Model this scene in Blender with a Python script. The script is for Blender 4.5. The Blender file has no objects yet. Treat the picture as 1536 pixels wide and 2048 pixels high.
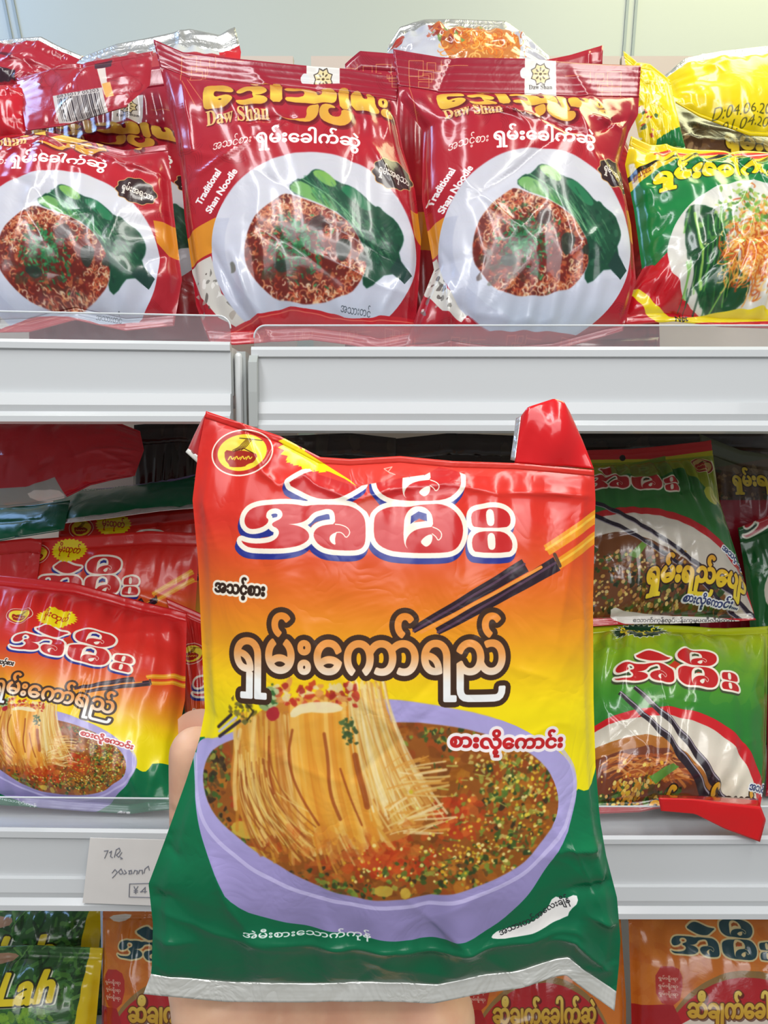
import bpy, math, random
import numpy as np
from mathutils import Vector

SC = bpy.context.scene
COL = SC.collection
PI = math.pi

# ------------------------------------------------------------------ camera
F = 1539.0                      # focal length in pixels of the 1536x2048 frame
PITCH = math.radians(6.0)
CAMZ = 1.40
cd = bpy.data.cameras.new('camera')
cam = bpy.data.objects.new('camera', cd)
COL.objects.link(cam)
cam.location = (0, 0, CAMZ)
cam.rotation_euler = (PI / 2 - PITCH, 0, 0)
cd.sensor_fit = 'VERTICAL'
cd.sensor_height = 36.0
cd.lens = F / 2048.0 * 36.0
cd.clip_start = 0.01
SC.camera = cam

# ------------------------------------------------------------------ light
SC.view_settings.view_transform = 'Standard'
SC.view_settings.look = 'None'
SC.view_settings.gamma = 1.0
SC.view_settings.exposure = 0.0
SC.view_settings.use_curve_mapping = False
wd = bpy.data.worlds.new('shop_light')
SC.world = wd
wd.use_nodes = True
bg = wd.node_tree.nodes['Background']
bg.inputs[0].default_value = (0.93, 0.97, 1.0, 1)
bg.inputs[1].default_value = 0.24


def area(name, loc, rot, sx, sy, power, col=(1, 1, 1)):
    l = bpy.data.lights.new(name, 'AREA')
    l.shape = 'RECTANGLE'
    l.size, l.size_y, l.energy, l.color = sx, sy, power, col
    o = bpy.data.objects.new(name, l)
    o.location = loc
    o.rotation_euler = rot
    COL.objects.link(o)
    return o


# ceiling strip lamps of the shop aisle, in front of the shelves
area('ceiling_lamp', (-0.50, -0.22, CAMZ + 1.2), (math.radians(20), 0, math.radians(4)), 0.16, 1.2, 9.2, (0.95, 0.97, 1.0))
area('ceiling_lamp', (0.50, -0.22, CAMZ + 1.2), (math.radians(20), 0, math.radians(-4)), 0.16, 1.2, 9.2, (1.0, 0.98, 0.92))
area('ceiling_lamp', (0.0, -0.95, CAMZ + 1.05), (math.radians(50), 0, 0), 2.0, 0.12, 7.0, (1.0, 0.99, 0.96))
# added fill light behind and above the photographer, brightens the held pack
area('front_fill', (0.2, -1.5, CAMZ + 0.98), (math.radians(60), 0, math.radians(4)), 2.2, 0.7, 15.5, (0.97, 0.98, 1.0))
# lamps over the top of the shelving, they wash the wall behind
area('ceiling_lamp', (-1.05, 0.85, CAMZ + 1.0), (0, math.radians(-8), 0), 0.5, 0.5, 8.0, (0.33, 0.55, 1.0))
area('ceiling_lamp', (0.75, 0.85, CAMZ + 1.1), (0, math.radians(8), 0), 0.8, 0.4, 8.4, (1.0, 1.0, 0.56))


# ------------------------------------------------------------------ projection helpers
FW = np.array((0, math.cos(PITCH), -math.sin(PITCH)))
UP = np.array((0, math.sin(PITCH), math.cos(PITCH)))
RT = np.array((1.0, 0, 0))
C0 = np.array((0, 0, CAMZ))


def ray(x, y):
    x = np.asarray(x, float); y = np.asarray(y, float)
    return ((x - 768) / F)[..., None] * RT - ((y - 1024) / F)[..., None] * UP + FW


def at(x, y, Y):
    """point of the place seen at photo position x, y on the upright plane at distance Y"""
    r = ray(x, y)
    return C0 + r * (np.asarray(Y, float) / r[..., 1])[..., None]


def at_d(x, y, d):
    return C0 + ray(x, y) * np.asarray(d, float)[..., None]


def lin(c):
    c = np.asarray(c, float) / 255.0
    return np.where(c <= 0.04045, c / 12.92, ((c + 0.055) / 1.055) ** 2.4)


# ------------------------------------------------------------------ object helpers
def tag(o, label, cat=None, group=None, kind=None):
    if label: o['label'] = label
    if cat: o['category'] = cat
    if group: o['group'] = group
    if kind: o['kind'] = kind
    return o


def empty(name, loc, label=None, cat=None, group=None):
    o = bpy.data.objects.new(name, None)
    o.empty_display_size = 0.02
    o.location = loc
    COL.objects.link(o)
    return tag(o, label, cat, group)


def mesh_obj(name, V, Fc, mat, parent=None, uv=None, smooth=True):
    me = bpy.data.meshes.new(name)
    V = np.asarray(V, float)
    if parent is not None:
        V = V - np.array(parent.location)
    me.from_pydata(V.tolist(), [], [tuple(f) for f in Fc])
    if uv is not None:
        ul = me.uv_layers.new(name='UVMap')
        li = np.empty(len(me.loops), np.int32)
        me.loops.foreach_get('vertex_index', li)
        ul.data.foreach_set('uv', np.asarray(uv, np.float32)[li].ravel())
    if smooth:
        me.polygons.foreach_set('use_smooth', np.ones(len(me.polygons), bool))
    if mat: me.materials.append(mat)
    me.update()
    o = bpy.data.objects.new(name, me)
    COL.objects.link(o)
    if parent is not None:
        o.parent = parent
    return o


class MB:
    """collects shapes into one mesh"""
    def __init__(s): s.v = []; s.f = []
    def add(s, V, Fc):
        b = len(s.v); s.v += [tuple(p) for p in V]; s.f += [tuple(i + b for i in f) for f in Fc]
    def hexa(s, P):            # 8 points: bottom 4 (ccw), top 4
        s.add(P, [(3, 2, 1, 0), (4, 5, 6, 7), (0, 1, 5, 4), (1, 2, 6, 5), (2, 3, 7, 6), (3, 0, 4, 7)])
    def box(s, x0, x1, y0, y1, z0, z1):
        s.hexa([(x0, y0, z0), (x1, y0, z0), (x1, y1, z0), (x0, y1, z0), (x0, y0, z1), (x1, y0, z1), (x1, y1, z1), (x0, y1, z1)])
    def sweep(s, prof, A, B):  # closed profile of (y, z) swept from A to B (x, y, z offsets)
        n = len(prof)
        V = [(A[0], A[1] + p[0], A[2] + p[1]) for p in prof] + [(B[0], B[1] + p[0], B[2] + p[1]) for p in prof]
        Fc = [(i, (i + 1) % n, n + (i + 1) % n, n + i) for i in range(n)] + [tuple(range(n))[::-1], tuple(range(n, 2 * n))]
        s.add(V, Fc)
    def capsule(s, a, b, ra, rb, n=14, m=5):
        a = np.array(a); b = np.array(b); d = b - a; L = np.linalg.norm(d); d = d / L
        t = np.array((1, 0, 0)) if abs(d[0]) < .9 else np.array((0, 1, 0))
        e1 = np.cross(d, t); e1 /= np.linalg.norm(e1); e2 = np.cross(d, e1)
        V = []; rings = []
        for c, r, sg in ((a, ra, -1), (b, rb, 1)):
            ks = range(m, -1, -1) if sg < 0 else range(0, m + 1)
            for k in ks:
                th = k / m * PI / 2 * 0.98
                rings.append((c + d * sg * r * math.sin(th), r * math.cos(th)))
        for c, r in rings:
            for j in range(n):
                an = 2 * PI * j / n
                V.append(c + e1 * r * math.cos(an) + e2 * r * math.sin(an))
        Fc = []
        R = len(rings)
        for i in range(R - 1):
            for j in range(n):
                Fc.append((i * n + j, i * n + (j + 1) % n, (i + 1) * n + (j + 1) % n, (i + 1) * n + j))
        Fc += [tuple(range(n))[::-1], tuple(range((R - 1) * n, R * n))]
        s.add(V, Fc)
    def build(s, name, mat, parent=None, smooth=False):
        return mesh_obj(name, s.v, s.f, mat, parent, smooth=smooth)


# ------------------------------------------------------------------ materials
def new_mat(name):
    m = bpy.data.materials.new(name); m.use_nodes = True
    nt = m.node_tree
    return m, nt, nt.nodes['Principled BSDF']


def bump(nt, bs, scale, strength, dist=0.001, detail=3, rough=0.5, kind='noise', distort=0.0):
    tc = nt.nodes.new('ShaderNodeTexCoord')
    n = nt.nodes.new('ShaderNodeTexNoise')
    n.inputs['Scale'].default_value = scale
    n.inputs['Detail'].default_value = detail
    n.inputs['Roughness'].default_value = rough
    n.inputs['Distortion'].default_value = distort
    nt.links.new(tc.outputs['Object'], n.inputs['Vector'])
    src = n.outputs['Fac']
    if kind == 'ridge':
        a = nt.nodes.new('ShaderNodeMath'); a.operation = 'SUBTRACT'; a.inputs[1].default_value = 0.5
        b = nt.nodes.new('ShaderNodeMath'); b.operation = 'ABSOLUTE'
        nt.links.new(src, a.inputs[0]); nt.links.new(a.outputs[0], b.inputs[0]); src = b.outputs[0]
    bp = nt.nodes.new('ShaderNodeBump')
    bp.inputs['Strength'].default_value = strength
    bp.inputs['Distance'].default_value = dist
    nt.links.new(src, bp.inputs['Height'])
    nt.links.new(bp.outputs['Normal'], bs.inputs['Normal'])
    return bp


def plain(name, rgb, rough=0.4, metal=0.0, bmp=None, var=0.0, vscale=20, coat=0.0):
    m, nt, bs = new_mat(name)
    c = lin(rgb)
    bs.inputs['Base Color'].default_value = (*c, 1)
    bs.inputs['Roughness'].default_value = rough
    bs.inputs['Metallic'].default_value = metal
    bs.inputs['Coat Weight'].default_value = coat
    if var:
        tc = nt.nodes.new('ShaderNodeTexCoord')
        n = nt.nodes.new('ShaderNodeTexNoise'); n.inputs['Scale'].default_value = vscale; n.inputs['Detail'].default_value = 4
        r = nt.nodes.new('ShaderNodeValToRGB')
        r.color_ramp.elements[0].position = 0.3; r.color_ramp.elements[1].position = 0.7
        r.color_ramp.elements[0].color = (*(c * (1 - var)), 1); r.color_ramp.elements[1].color = (*np.minimum(c * (1 + var), 1), 1)
        nt.links.new(tc.outputs['Object'], n.inputs['Vector'])
        nt.links.new(n.outputs['Fac'], r.inputs['Fac']); nt.links.new(r.outputs['Color'], bs.inputs['Base Color'])
    if bmp: bump(nt, bs, *bmp)
    return m


def film(name, img, rough=0.22, crinkle=0.35, coat=0.35):
    """glossy printed plastic film: the print drawn below, a little crinkled"""
    m, nt, bs = new_mat(name)
    t = nt.nodes.new('ShaderNodeTexImage'); t.image = img; t.extension = 'EXTEND'; t.interpolation = 'Cubic'
    nt.links.new(t.outputs['Color'], bs.inputs['Base Color'])
    bs.inputs['Roughness'].default_value = rough
    bs.inputs['Specular IOR Level'].default_value = 0.5
    bs.inputs['Coat Weight'].default_value = coat
    bs.inputs['Coat Roughness'].default_value = 0.06
    bump(nt, bs, 38.0, crinkle, 0.0022, 3, 0.55, 'ridge', 0.9)
    return m


def clear_plastic(name, tint=(0.93, 0.94, 0.96), haze=0.10, gloss=0.12):
    m, nt, bs = new_mat(name)
    nt.nodes.remove(bs)
    out = nt.nodes['Material Output']
    tr = nt.nodes.new('ShaderNodeBsdfTransparent'); tr.inputs[0].default_value = (*tint, 1)
    df = nt.nodes.new('ShaderNodeBsdfDiffuse'); df.inputs[0].default_value = (0.75, 0.77, 0.8, 1)
    gl = nt.nodes.new('ShaderNodeBsdfGlossy'); gl.inputs['Roughness'].default_value = 0.08
    m1 = nt.nodes.new('ShaderNodeMixShader'); m1.inputs[0].default_value = haze
    m2 = nt.nodes.new('ShaderNodeMixShader')
    lw = nt.nodes.new('ShaderNodeLayerWeight'); lw.inputs[0].default_value = 0.3
    mm = nt.nodes.new('ShaderNodeMath'); mm.operation = 'MULTIPLY_ADD'; mm.inputs[1].default_value = 0.5; mm.inputs[2].default_value = gloss * 0.5
    nt.links.new(lw.outputs['Fresnel'], mm.inputs[0]); nt.links.new(mm.outputs[0], m2.inputs[0])
    nt.links.new(tr.outputs[0], m1.inputs[1]); nt.links.new(df.outputs[0], m1.inputs[2])
    nt.links.new(m1.outputs[0], m2.inputs[1]); nt.links.new(gl.outputs[0], m2.inputs[2])
    nt.links.new(m2.outputs[0], out.inputs['Surface'])
    return m


# ------------------------------------------------------------------ the print painter
_tc = bpy.data.curves.new('lettering', 'FONT')
_to = bpy.data.objects.new('lettering', _tc)
COL.objects.link(_to)
_gc = {}


def glyphs(s):
    """outlines of a line of lettering, em units, y up"""
    if s in _gc: return _gc[s]
    key = s
    i = 0; L = list(s)                       # the vowel sign e is written before its consonant
    for i in range(1, len(L)):
        if L[i] == '\u1031':
            j = i
            while j > 0:
                sw = L[j - 1]; L[j - 1], L[j] = L[j], sw; j -= 1
                if not ('\u103b' <= sw <= '\u103e'): break
    s = ''.join(L)
    _tc.body = s
    dg = bpy.context.evaluated_depsgraph_get(); dg.update()
    ev = _to.evaluated_get(dg)
    cu = ev.to_curve(dg)
    out = []
    for sp in cu.splines:
        bp = sp.bezier_points
        n = len(bp); pts = []
        for i in range(n):
            a, b = bp[i], bp[(i + 1) % n]
            p0, p1, p2, p3 = (np.array(q[:2]) for q in (a.co, a.handle_right, b.handle_left, b.co))
            straight = np.linalg.norm(p1 - p0) < 1e-4 and np.linalg.norm(p3 - p2) < 1e-4
            for t in ((0,) if straight else (0, .25, .5, .75)):
                pts.append((1 - t) ** 3 * p0 + 3 * t * (1 - t) ** 2 * p1 + 3 * t * t * (1 - t) * p2 + t ** 3 * p3)
        if len(pts) > 2: out.append(np.array(pts))
    ev.to_curve_clear()
    _gc[key] = out
    return out


def smooth(P, n=2, closed=True):
    P = np.asarray(P, float)
    for _ in range(n):
        if closed:
            Q = np.roll(P, -1, 0)
            P = np.stack([.75 * P + .25 * Q, .25 * P + .75 * Q], 1).reshape(-1, 2)
        else:
            Q = P[1:]; R = P[:-1]
            M = np.stack([.75 * R + .25 * Q, .25 * R + .75 * Q], 1).reshape(-1, 2)
            P = np.vstack([P[:1], M, P[-1:]])
    return P


def ell(cx, cy, rx, ry, n=48, rot=0.0, a0=0, a1=360):
    t = np.radians(np.linspace(a0, a1, n, endpoint=(a1 - a0) < 360))
    x, y = rx * np.cos(t), ry * np.sin(t)
    c, s = math.cos(math.radians(rot)), math.sin(math.radians(rot))
    return np.stack([cx + x * c - y * s, cy + x * s + y * c], 1)


def star(cx, cy, rx, ry, n, k=0.85, rot=0):
    P = []
    for i in range(2 * n):
        a = PI * i / n + math.radians(rot); q = 1 if i % 2 == 0 else k
        P.append((cx + rx * q * math.cos(a), cy + ry * q * math.sin(a)))
    return np.array(P)


def vnoise(h, w, cell, rng, octaves=3):
    out = np.zeros((h, w)); amp = 1; tot = 0
    for o in range(octaves):
        c = max(cell / 2 ** o, 1.5)
        gh, gw = int(h / c) + 3, int(w / c) + 3
        g = rng.random((gh, gw))
        yy = np.arange(h) / c; xx = np.arange(w) / c
        yi = yy.astype(int); xi = xx.astype(int)
        fy = (yy - yi); fx = (xx - xi)
        fy = (fy * fy * (3 - 2 * fy))[:, None]; fx = (fx * fx * (3 - 2 * fx))[None]
        a = g[yi][:, xi]; b = g[yi][:, xi + 1]; c2 = g[yi + 1][:, xi]; d = g[yi + 1][:, xi + 1]
        out += amp * ((a * (1 - fx) + b * fx) * (1 - fy) + (c2 * (1 - fx) + d * fx) * fy)
        tot += amp; amp *= .5
    return out / tot


class Canvas:
    def __init__(s, x0, y0, x1, y1, scale, base):
        s.r = (x0, y0, x1, y1); s.k = scale
        s.w = int((x1 - x0) * scale); s.h = int((y1 - y0) * scale)
        s.a = np.empty((s.h, s.w, 3)); s.a[:] = np.array(base) / 255.0
        s.M = np.array([[1.0, 0, 0], [0, 1.0, 0]])
        s.clip = None
        s.rng = np.random.default_rng(5)
    def tr(s, P):
        P = np.asarray(P, float)
        return P @ s.M[:, :2].T + s.M[:, 2]
    def _edges(s, polys, SS):
        E = []
        for P in polys:
            Q = np.roll(P, -1, 0)
            E.append(np.hstack([P, Q]))
        return np.vstack(E) * SS
    def cover(s, polys, strokes=(), r=0.0):
        """antialiased coverage; polys: fills (nonzero winding), strokes: open lines given radius r (canvas px)"""
        cv = [(s.tr(P) - np.array(s.r[:2])) * s.k for P in polys]
        st = [(s.tr(P) - np.array(s.r[:2])) * s.k for P in strokes]
        al = np.vstack(cv + st)
        pad = r + 2
        bx0 = int(max(0, math.floor(al[:, 0].min() - pad))); by0 = int(max(0, math.floor(al[:, 1].min() - pad)))
        bx1 = int(min(s.w, math.ceil(al[:, 0].max() + pad))); by1 = int(min(s.h, math.ceil(al[:, 1].max() + pad)))
        if bx1 <= bx0 or by1 <= by0: return None
        SS = 3
        W, H = (bx1 - bx0) * SS, (by1 - by0) * SS
        o = np.array((bx0, by0))
        res = np.zeros((H, W), bool)
        def rast(E):
            if not len(E): return
            y0, y1 = E[:, 1], E[:, 3]
            sg = np.where(y1 > y0, 1, -1)
            lo = np.minimum(y0, y1); hi = np.maximum(y0, y1)
            a = np.clip(np.ceil(lo - .5), 0, H).astype(int); b = np.clip(np.ceil(hi - .5), 0, H).astype(int)
            n = b - a
            k = n > 0
            if not k.any(): return
            Ek = E[k]; a = a[k]; n = n[k]; sg = sg[k]
            idx = np.repeat(np.arange(len(n)), n)
            off = np.arange(n.sum()) - np.repeat(np.cumsum(n) - n, n)
            row = a[idx] + off
            t = (row + .5 - Ek[idx, 1]) / (Ek[idx, 3] - Ek[idx, 1])
            x = Ek[idx, 0] + t * (Ek[idx, 2] - Ek[idx, 0])
            ix = np.clip(np.ceil(x - .5), 0, W).astype(int)
            d = np.bincount(row * (W + 1) + ix, weights=sg[idx], minlength=H * (W + 1)).reshape(H, W + 1)
            np.logical_or(res, np.abs(np.cumsum(d, 1)[:, :W]) > .5, out=res)
        if cv: rast(s._edges([p - o for p in cv], SS))
        if r > 0.01:
            segs = []
            for P in cv: segs.append(np.hstack([P, np.roll(P, -1, 0)]))
            for P in st: segs.append(np.hstack([P[:-1], P[1:]]))
            S = np.vstack(segs) - np.array((bx0, by0, bx0, by0))
            d = S[:, 2:] - S[:, :2]; L = np.hypot(d[:, 0], d[:, 1]); k = L > 1e-6
            S = S[k]; d = d[k] / L[k][:, None]
            nrm = np.stack([-d[:, 1], d[:, 0]], 1) * r
            A, B = S[:, :2], S[:, 2:]
            quad = [A + nrm, A - nrm, B - nrm, B + nrm]
            E = [np.hstack([quad[i], quad[(i + 1) % 4]]) for i in range(4)]
            th = np.arange(12) / 12 * 2 * PI
            dx = np.stack([np.cos(th), np.sin(th)], 1) * r
            pts = np.vstack([A, B[-1:]])
            pts = np.vstack([S[:, :2], S[:, 2:]])
            sgn = np.sign(np.cross(quad[1] - quad[0], quad[2] - quad[1]).mean()) if len(S) else 1
            dd = dx if sgn > 0 else dx[::-1]
            for j in range(12):
                E.append(np.hstack([pts + dd[j], pts + dd[(j + 1) % 12]]))
            rast(np.vstack(E) * SS)
        c = res.reshape(by1 - by0, SS, bx1 - bx0, SS).mean((1, 3))
        return bx0, by0, bx1, by1, c
    def _col(s, col, bx0, by0, bx1, by1):
        if callable(col):
            X, Y = np.meshgrid(s.r[0] + (np.arange(bx0, bx1) + .5) / s.k, s.r[1] + (np.arange(by0, by1) + .5) / s.k)
            return col(X, Y) / 255.0
        return np.array(col, float) / 255.0
    def blend(s, cov, col, alpha=1.0):
        if cov is None: return
        bx0, by0, bx1, by1, c = cov
        if s.clip is not None: c = c * s.clip[by0:by1, bx0:bx1]
        c = (c * alpha)[..., None]
        t = s.a[by0:by1, bx0:bx1]
        s.a[by0:by1, bx0:bx1] = t * (1 - c) + s._col(col, bx0, by0, bx1, by1) * c
    def fill(s, P, col, alpha=1.0, grow=0.0, off=(0, 0)):
        polys = P if isinstance(P, list) and len(P) and np.ndim(P[0]) == 2 else [P]
        polys = [np.asarray(p, float) + np.array(off) for p in polys]
        s.blend(s.cover(polys, r=grow * s.k), col, alpha)
    def line(s, P, wid, col, alpha=1.0):
        s.blend(s.cover([], [np.asarray(P, float)], r=max(wid * s.k / 2, .35)), col, alpha)
    def blur(s, P, r, mix=1.0):
        """soften the print inside P, as a printed photograph is softer than lettering"""
        cv = s.cover([np.asarray(P, float)], r=0)
        if cv is None: return
        bx0, by0, bx1, by1, c = cv
        t = s.a[by0:by1, bx0:bx1]; b = t.copy(); n = max(1, int(round(r * s.k)))
        for _ in range(2):
            for ax in (0, 1):
                p = np.concatenate([np.repeat(b.take([0], ax), n, ax), b, np.repeat(b.take([-1], ax), n, ax)], ax)
                q = np.cumsum(p, ax); q = np.concatenate([np.zeros_like(q.take([0], ax)), q], ax)
                m = b.shape[ax]; w = 2 * n + 1
                b = (np.take(q, np.arange(w, w + m), ax) - np.take(q, np.arange(m), ax)) / w
        c = (c * mix)[..., None]
        s.a[by0:by1, bx0:bx1] = t * (1 - c) + b * c
    def set_clip(s, P):
        if P is None: s.clip = None; return
        m = np.zeros((s.h, s.w)); c = s.cover([np.asarray(P, float)])
        if c is not None: m[c[1]:c[3], c[0]:c[2]] = c[4]
        s.clip = m
    def text(s, t, box, col, bold=0.0, outs=(), rot=0.0, slant=0.0, alpha=1.0, shadow=None, arch=0.0):
        """lettering fitted into box (x0,y0,x1,y1); outs: list of (width, colour) rims from the outermost in"""
        G = glyphs(t)
        if not G: return
        al = np.vstack(G); mn = al.min(0); mx = al.max(0)
        x0, y0, x1, y1 = box
        cx, cy = (x0 + x1) / 2, (y0 + y1) / 2
        c, sn = math.cos(math.radians(rot)), math.sin(math.radians(rot))
        Q = []
        for g in G:
            u = (g - mn) / (mx - mn)
            X = (u[:, 0] - .5) * (x1 - x0) + slant * (u[:, 1] - .5) * (y1 - y0)
            Y = (.5 - u[:, 1]) * (y1 - y0) + arch * (y1 - y0) * (2 * u[:, 0] - 1) ** 2
            Q.append(np.stack([cx + X * c - Y * sn, cy + X * sn + Y * c], 1))
        if shadow: s.fill(Q, shadow[2], shadow[3], grow=bold + shadow[4], off=shadow[:2])
        for w, oc in outs: s.fill(Q, oc, alpha, grow=bold + w)
        s.fill(Q, col, alpha, grow=bold)
    def noise(s, amt, cell, seed=1, box=None, tint=(1, 1, 1)):
        rng = np.random.default_rng(seed)
        n = vnoise(s.h, s.w, cell * s.k, rng) - .5
        s.a += (n * amt)[..., None] * np.array(tint)
        np.clip(s.a, 0, 1, out=s.a)
    def image(s, name):
        im = bpy.data.images.new(name, s.w, s.h, alpha=False)
        px = np.ones((s.h, s.w, 4), np.float32)
        px[..., :3] = np.clip(s.a[::-1], 0, 1)
        im.pixels.foreach_set(px.ravel())
        im.update(); im.pack()
        return im
    def uv(s, x, y):
        return np.stack([(x - s.r[0]) / (s.r[2] - s.r[0]), 1 - (y - s.r[1]) / (s.r[3] - s.r[1])], -1)


def vgrad(stops):
    ys = np.array([a for a, _ in stops], float); cs = np.array([b for _, b in stops], float)
    def f(X, Y):
        return np.stack([np.interp(Y, ys, cs[:, i]) for i in range(3)], -1)
    return f


def z(pts, ox, oy, k):
    return np.asarray(pts, float) / k + np.array((ox, oy))

# ------------------------------------------------------------------ prints
CREAM = (250, 240, 222)
# the big rounded three letter brand lettering, in the coordinates of the held pack
LG_A = smooth(z([(740,575),(640,555),(520,550),(380,560),(280,570),(200,600),(155,650),(135,710),(145,760),(180,795),(230,802),(310,785),(370,745),(382,705),(352,685),(360,630),(400,600),(460,593),(505,615),(522,660),(500,700),(450,722),(415,745),(425,772),(470,790),(492,830),(475,880),(430,915),(370,935),(270,945),(190,940),(130,925),(103,912),(130,952),(190,985),(300,992),(450,990),(570,985),(680,965),(750,930),(787,890),(782,840),(742,800),(680,770),(610,755),(565,752),(648,748),(720,730),(770,700),(800,660),(840,630),(900,613),(960,598),(1010,610),(1035,650),(1042,750),(960,757),(900,770),(850,800),(826,850),(840,900),(880,950),(950,990),(1050,1005),(1220,1008),(1290,995),(1327,960),(1342,900),(1342,760),(1330,690),(1290,630),(1230,590),(1150,565),(1000,558),(820,560)], 470, 900, 5.12), 1)
LG_HAT = smooth(z([(556,352),(640,290),(740,235),(820,215),(900,222),(1000,265),(1120,315),(1230,335),(1320,345),(1290,377),(1150,460),(1050,500),(940,505),(830,490),(690,425)], 470, 900, 5.12), 1)
_ma = [(85,640),(105,590),(150,555),(220,530),(300,524),(400,530),(480,512),(580,503),(680,500),(760,525),(820,570),(870,640),(890,720),(880,800),(850,870),(800,915),(720,935),(500,940),(280,930),(180,900),(110,850),(83,780)]
_hk = [(425,535),(470,520),(530,525),(580,558),(612,610),(616,705),(560,712),(490,722),(430,748),(390,788),(372,830),(368,870),(392,908),(360,872),(348,800),(353,700),(360,630),(385,575)]
_nv = [(413,682),(420,610),(485,568),(558,590),(562,657),(500,640),(450,655)]
_dr = [(608,770),(560,780),(515,815),(500,845),(530,875),(555,885),(590,860),(607,820)]
_cl = [(612,708),(660,728),(690,760),(688,800),(658,830),(640,795),(606,768)]
M2 = lambda p: z(p, 730, 900, 4.655)
LG_M = smooth(M2(_ma), 1)
UPM = lambda p: [(x * .985 - 2, (y - 510) * .86 + 112) for x, y in p]
LG_TOP = smooth(M2([(100,300),(110,230),(170,160),(270,110),(400,88),(560,88),(720,108),(820,150),(872,200),(886,260),(875,340),(830,400),(760,450),(650,472),(450,475),(280,465),(180,430),(120,375)]), 1)
LG_D1 = smooth(M2([(965,600),(1000,560),(1080,545),(1150,528),(1240,540),(1300,575),(1325,630),(1315,690),(1270,716),(1000,714),(970,690)]), 1)
LG_D2 = smooth(M2([(965,830),(990,775),(1050,748),(1150,745),(1240,750),(1300,785),(1332,845),(1328,910),(1290,938),(1000,936),(970,905)]), 1)


def brand(c, M=None, red=(200, 34, 40), rim=CREAM, navy=(38, 48, 140), sw=1.0, shadow=True, rimw=10.0):
    """red lettering with a white rim and a blue drop edge"""
    old = c.M
    if M is not None: c.M = np.asarray(M, float)
    parts = [LG_A, LG_HAT, LG_M, LG_TOP, LG_D1, LG_D2]
    up = [UPM(p) for p in (_hk, _nv, _dr, _cl)]
    if shadow:
        c.fill(parts, navy, grow=rimw * sw, off=(-3.5, 11))
        c.fill(parts, navy, grow=rimw * sw, off=(-2, 6))
    c.fill(parts, rim, grow=rimw * sw)
    for p in (z([(793,775),(800,745),(850,690),(920,665),(975,658),(985,700),(900,710),(850,730)], 470, 900, 5.12), z([(415,650),(470,655),(465,680),(420,690)], 470, 900, 5.12),
              z([(110,800),(150,838),(220,862),(300,850),(370,810),(435,855),(380,875),(280,890),(180,885),(110,850)], 470, 900, 5.12)):
        c.fill(p, navy)
    c.fill(z([(1382,440),(1300,520),(1250,550),(1340,620),(1384,655),(1420,610),(1480,560)], 470, 900, 5.12), (205, 62, 36) if shadow else rim, 1.0 if shadow else 0)
    for p in parts: c.fill(p, red)
    c.fill([LG_A, LG_M, LG_TOP], (225, 70, 60), 0.0)
    for hk, nv, dr, cl in ((_hk, _nv, _dr, _cl), up):
        c.fill(smooth(M2(hk), 1), rim); c.fill(M2(nv), navy); c.fill(smooth(M2(dr), 1), rim)
        c.line(smooth(M2(cl), 1, False), 2.0 * sw, rim)
        c.fill(M2([(440, 668), (490, 632), (550, 655)]) if nv is _nv else M2([(0, 0), (1, 0), (0, 1)]), (205, 70, 40))
    for x, y in ((1095, 550), (1100, 762)):
        c.fill(smooth(M2([(x, y + 30), (x + 20, y), (x + 50, y - 2), (x + 70, y + 25), (x + 74, y + 120), (x + 55, y + 150), (x + 20, y + 148), (x + 4, y + 120)]), 1), rim)
    hook = z([(1042,752),(1100,757),(1160,782),(1188,822),(1180,855),(1150,886),(1120,845),(1090,829),(1050,833)], 470, 900, 5.12)
    c.line(smooth(hook, 1, False), 1.9 * sw, rim)
    c.fill(smooth(z([(1060,830),(1020,842),(988,870),(986,905),(1010,940),(1050,957),(1040,905),(1048,862)], 470, 900, 5.12), 1), rim)
    c.M = old


def emblem(c, cx, cy, rx, ry, yel=(248, 224, 60), red=(196, 40, 34), rot=0):
    c.fill(ell(cx, cy, rx, ry, rot=rot), CREAM)
    c.fill(ell(cx, cy, rx * .955, ry * .94, rot=rot), red)
    c.fill(ell(cx, cy, rx * .80, ry * .78, rot=rot), yel)
    q = lambda pts: [(cx + a * rx, cy + b * ry) for a, b in pts]
    c.fill(smooth(q([(-.58,-.12),(-.3,-.06),(0,-.1),(.3,0),(.55,.1),(.42,.42),(.2,.5),(.1,.62),(-.4,.62),(-.42,.5),(-.56,.3)]), 1), (170, 40, 24))
    for k in range(5):
        c.line(smooth(q([(-.32 + .07 * k,-.1),(-.1 + .06 * k,-.25),(-.02 + .06 * k,-.38),(.12 + .05 * k,-.55)]), 1, False), max(1.0, .022 * rx), (90, 40, 10))
    c.line(q([(-.1,-.62),(.62,-.52)]), max(1.0, .03 * rx), (70, 40, 12)); c.line(q([(-.3,-.05),(.05,-.18),(.4,.05)]), max(1., .03 * rx), (90, 30, 10))
    for k in range(4):
        c.line(smooth(q([(-.45 + .2 * k,.3),(-.38 + .2 * k,.12),(-.33 + .2 * k,.3),(-.26 + .2 * k,.2)]), 1, False), max(1., .035 * rx), yel)


def burst(c, cx, cy, rx, ry, col, tcol, txt='မိုးထုတ်', n=22, rot=0, k=.88, tb=0.8):
    c.fill(star(cx, cy, rx, ry, n, k, rot), col)
    c.text(txt, (cx - rx * .6, cy - ry * .62, cx + rx * .6, cy + ry * .55), tcol, bold=tb, rot=rot)


def dots(c, rng, n, inside, r0, r1, cols, alpha=1.0, asp=.75):
    for _ in range(n):
        x, y = inside(rng)
        r = rng.uniform(r0, r1); k = cols[rng.integers(len(cols))]
        j = rng.normal(0, 9, 3)
        c.fill(ell(x, y, r, r * rng.uniform(asp * .7, 1), 9, rng.uniform(0, 180)), tuple(np.clip(np.array(k) + j, 0, 255)), alpha)


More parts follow.
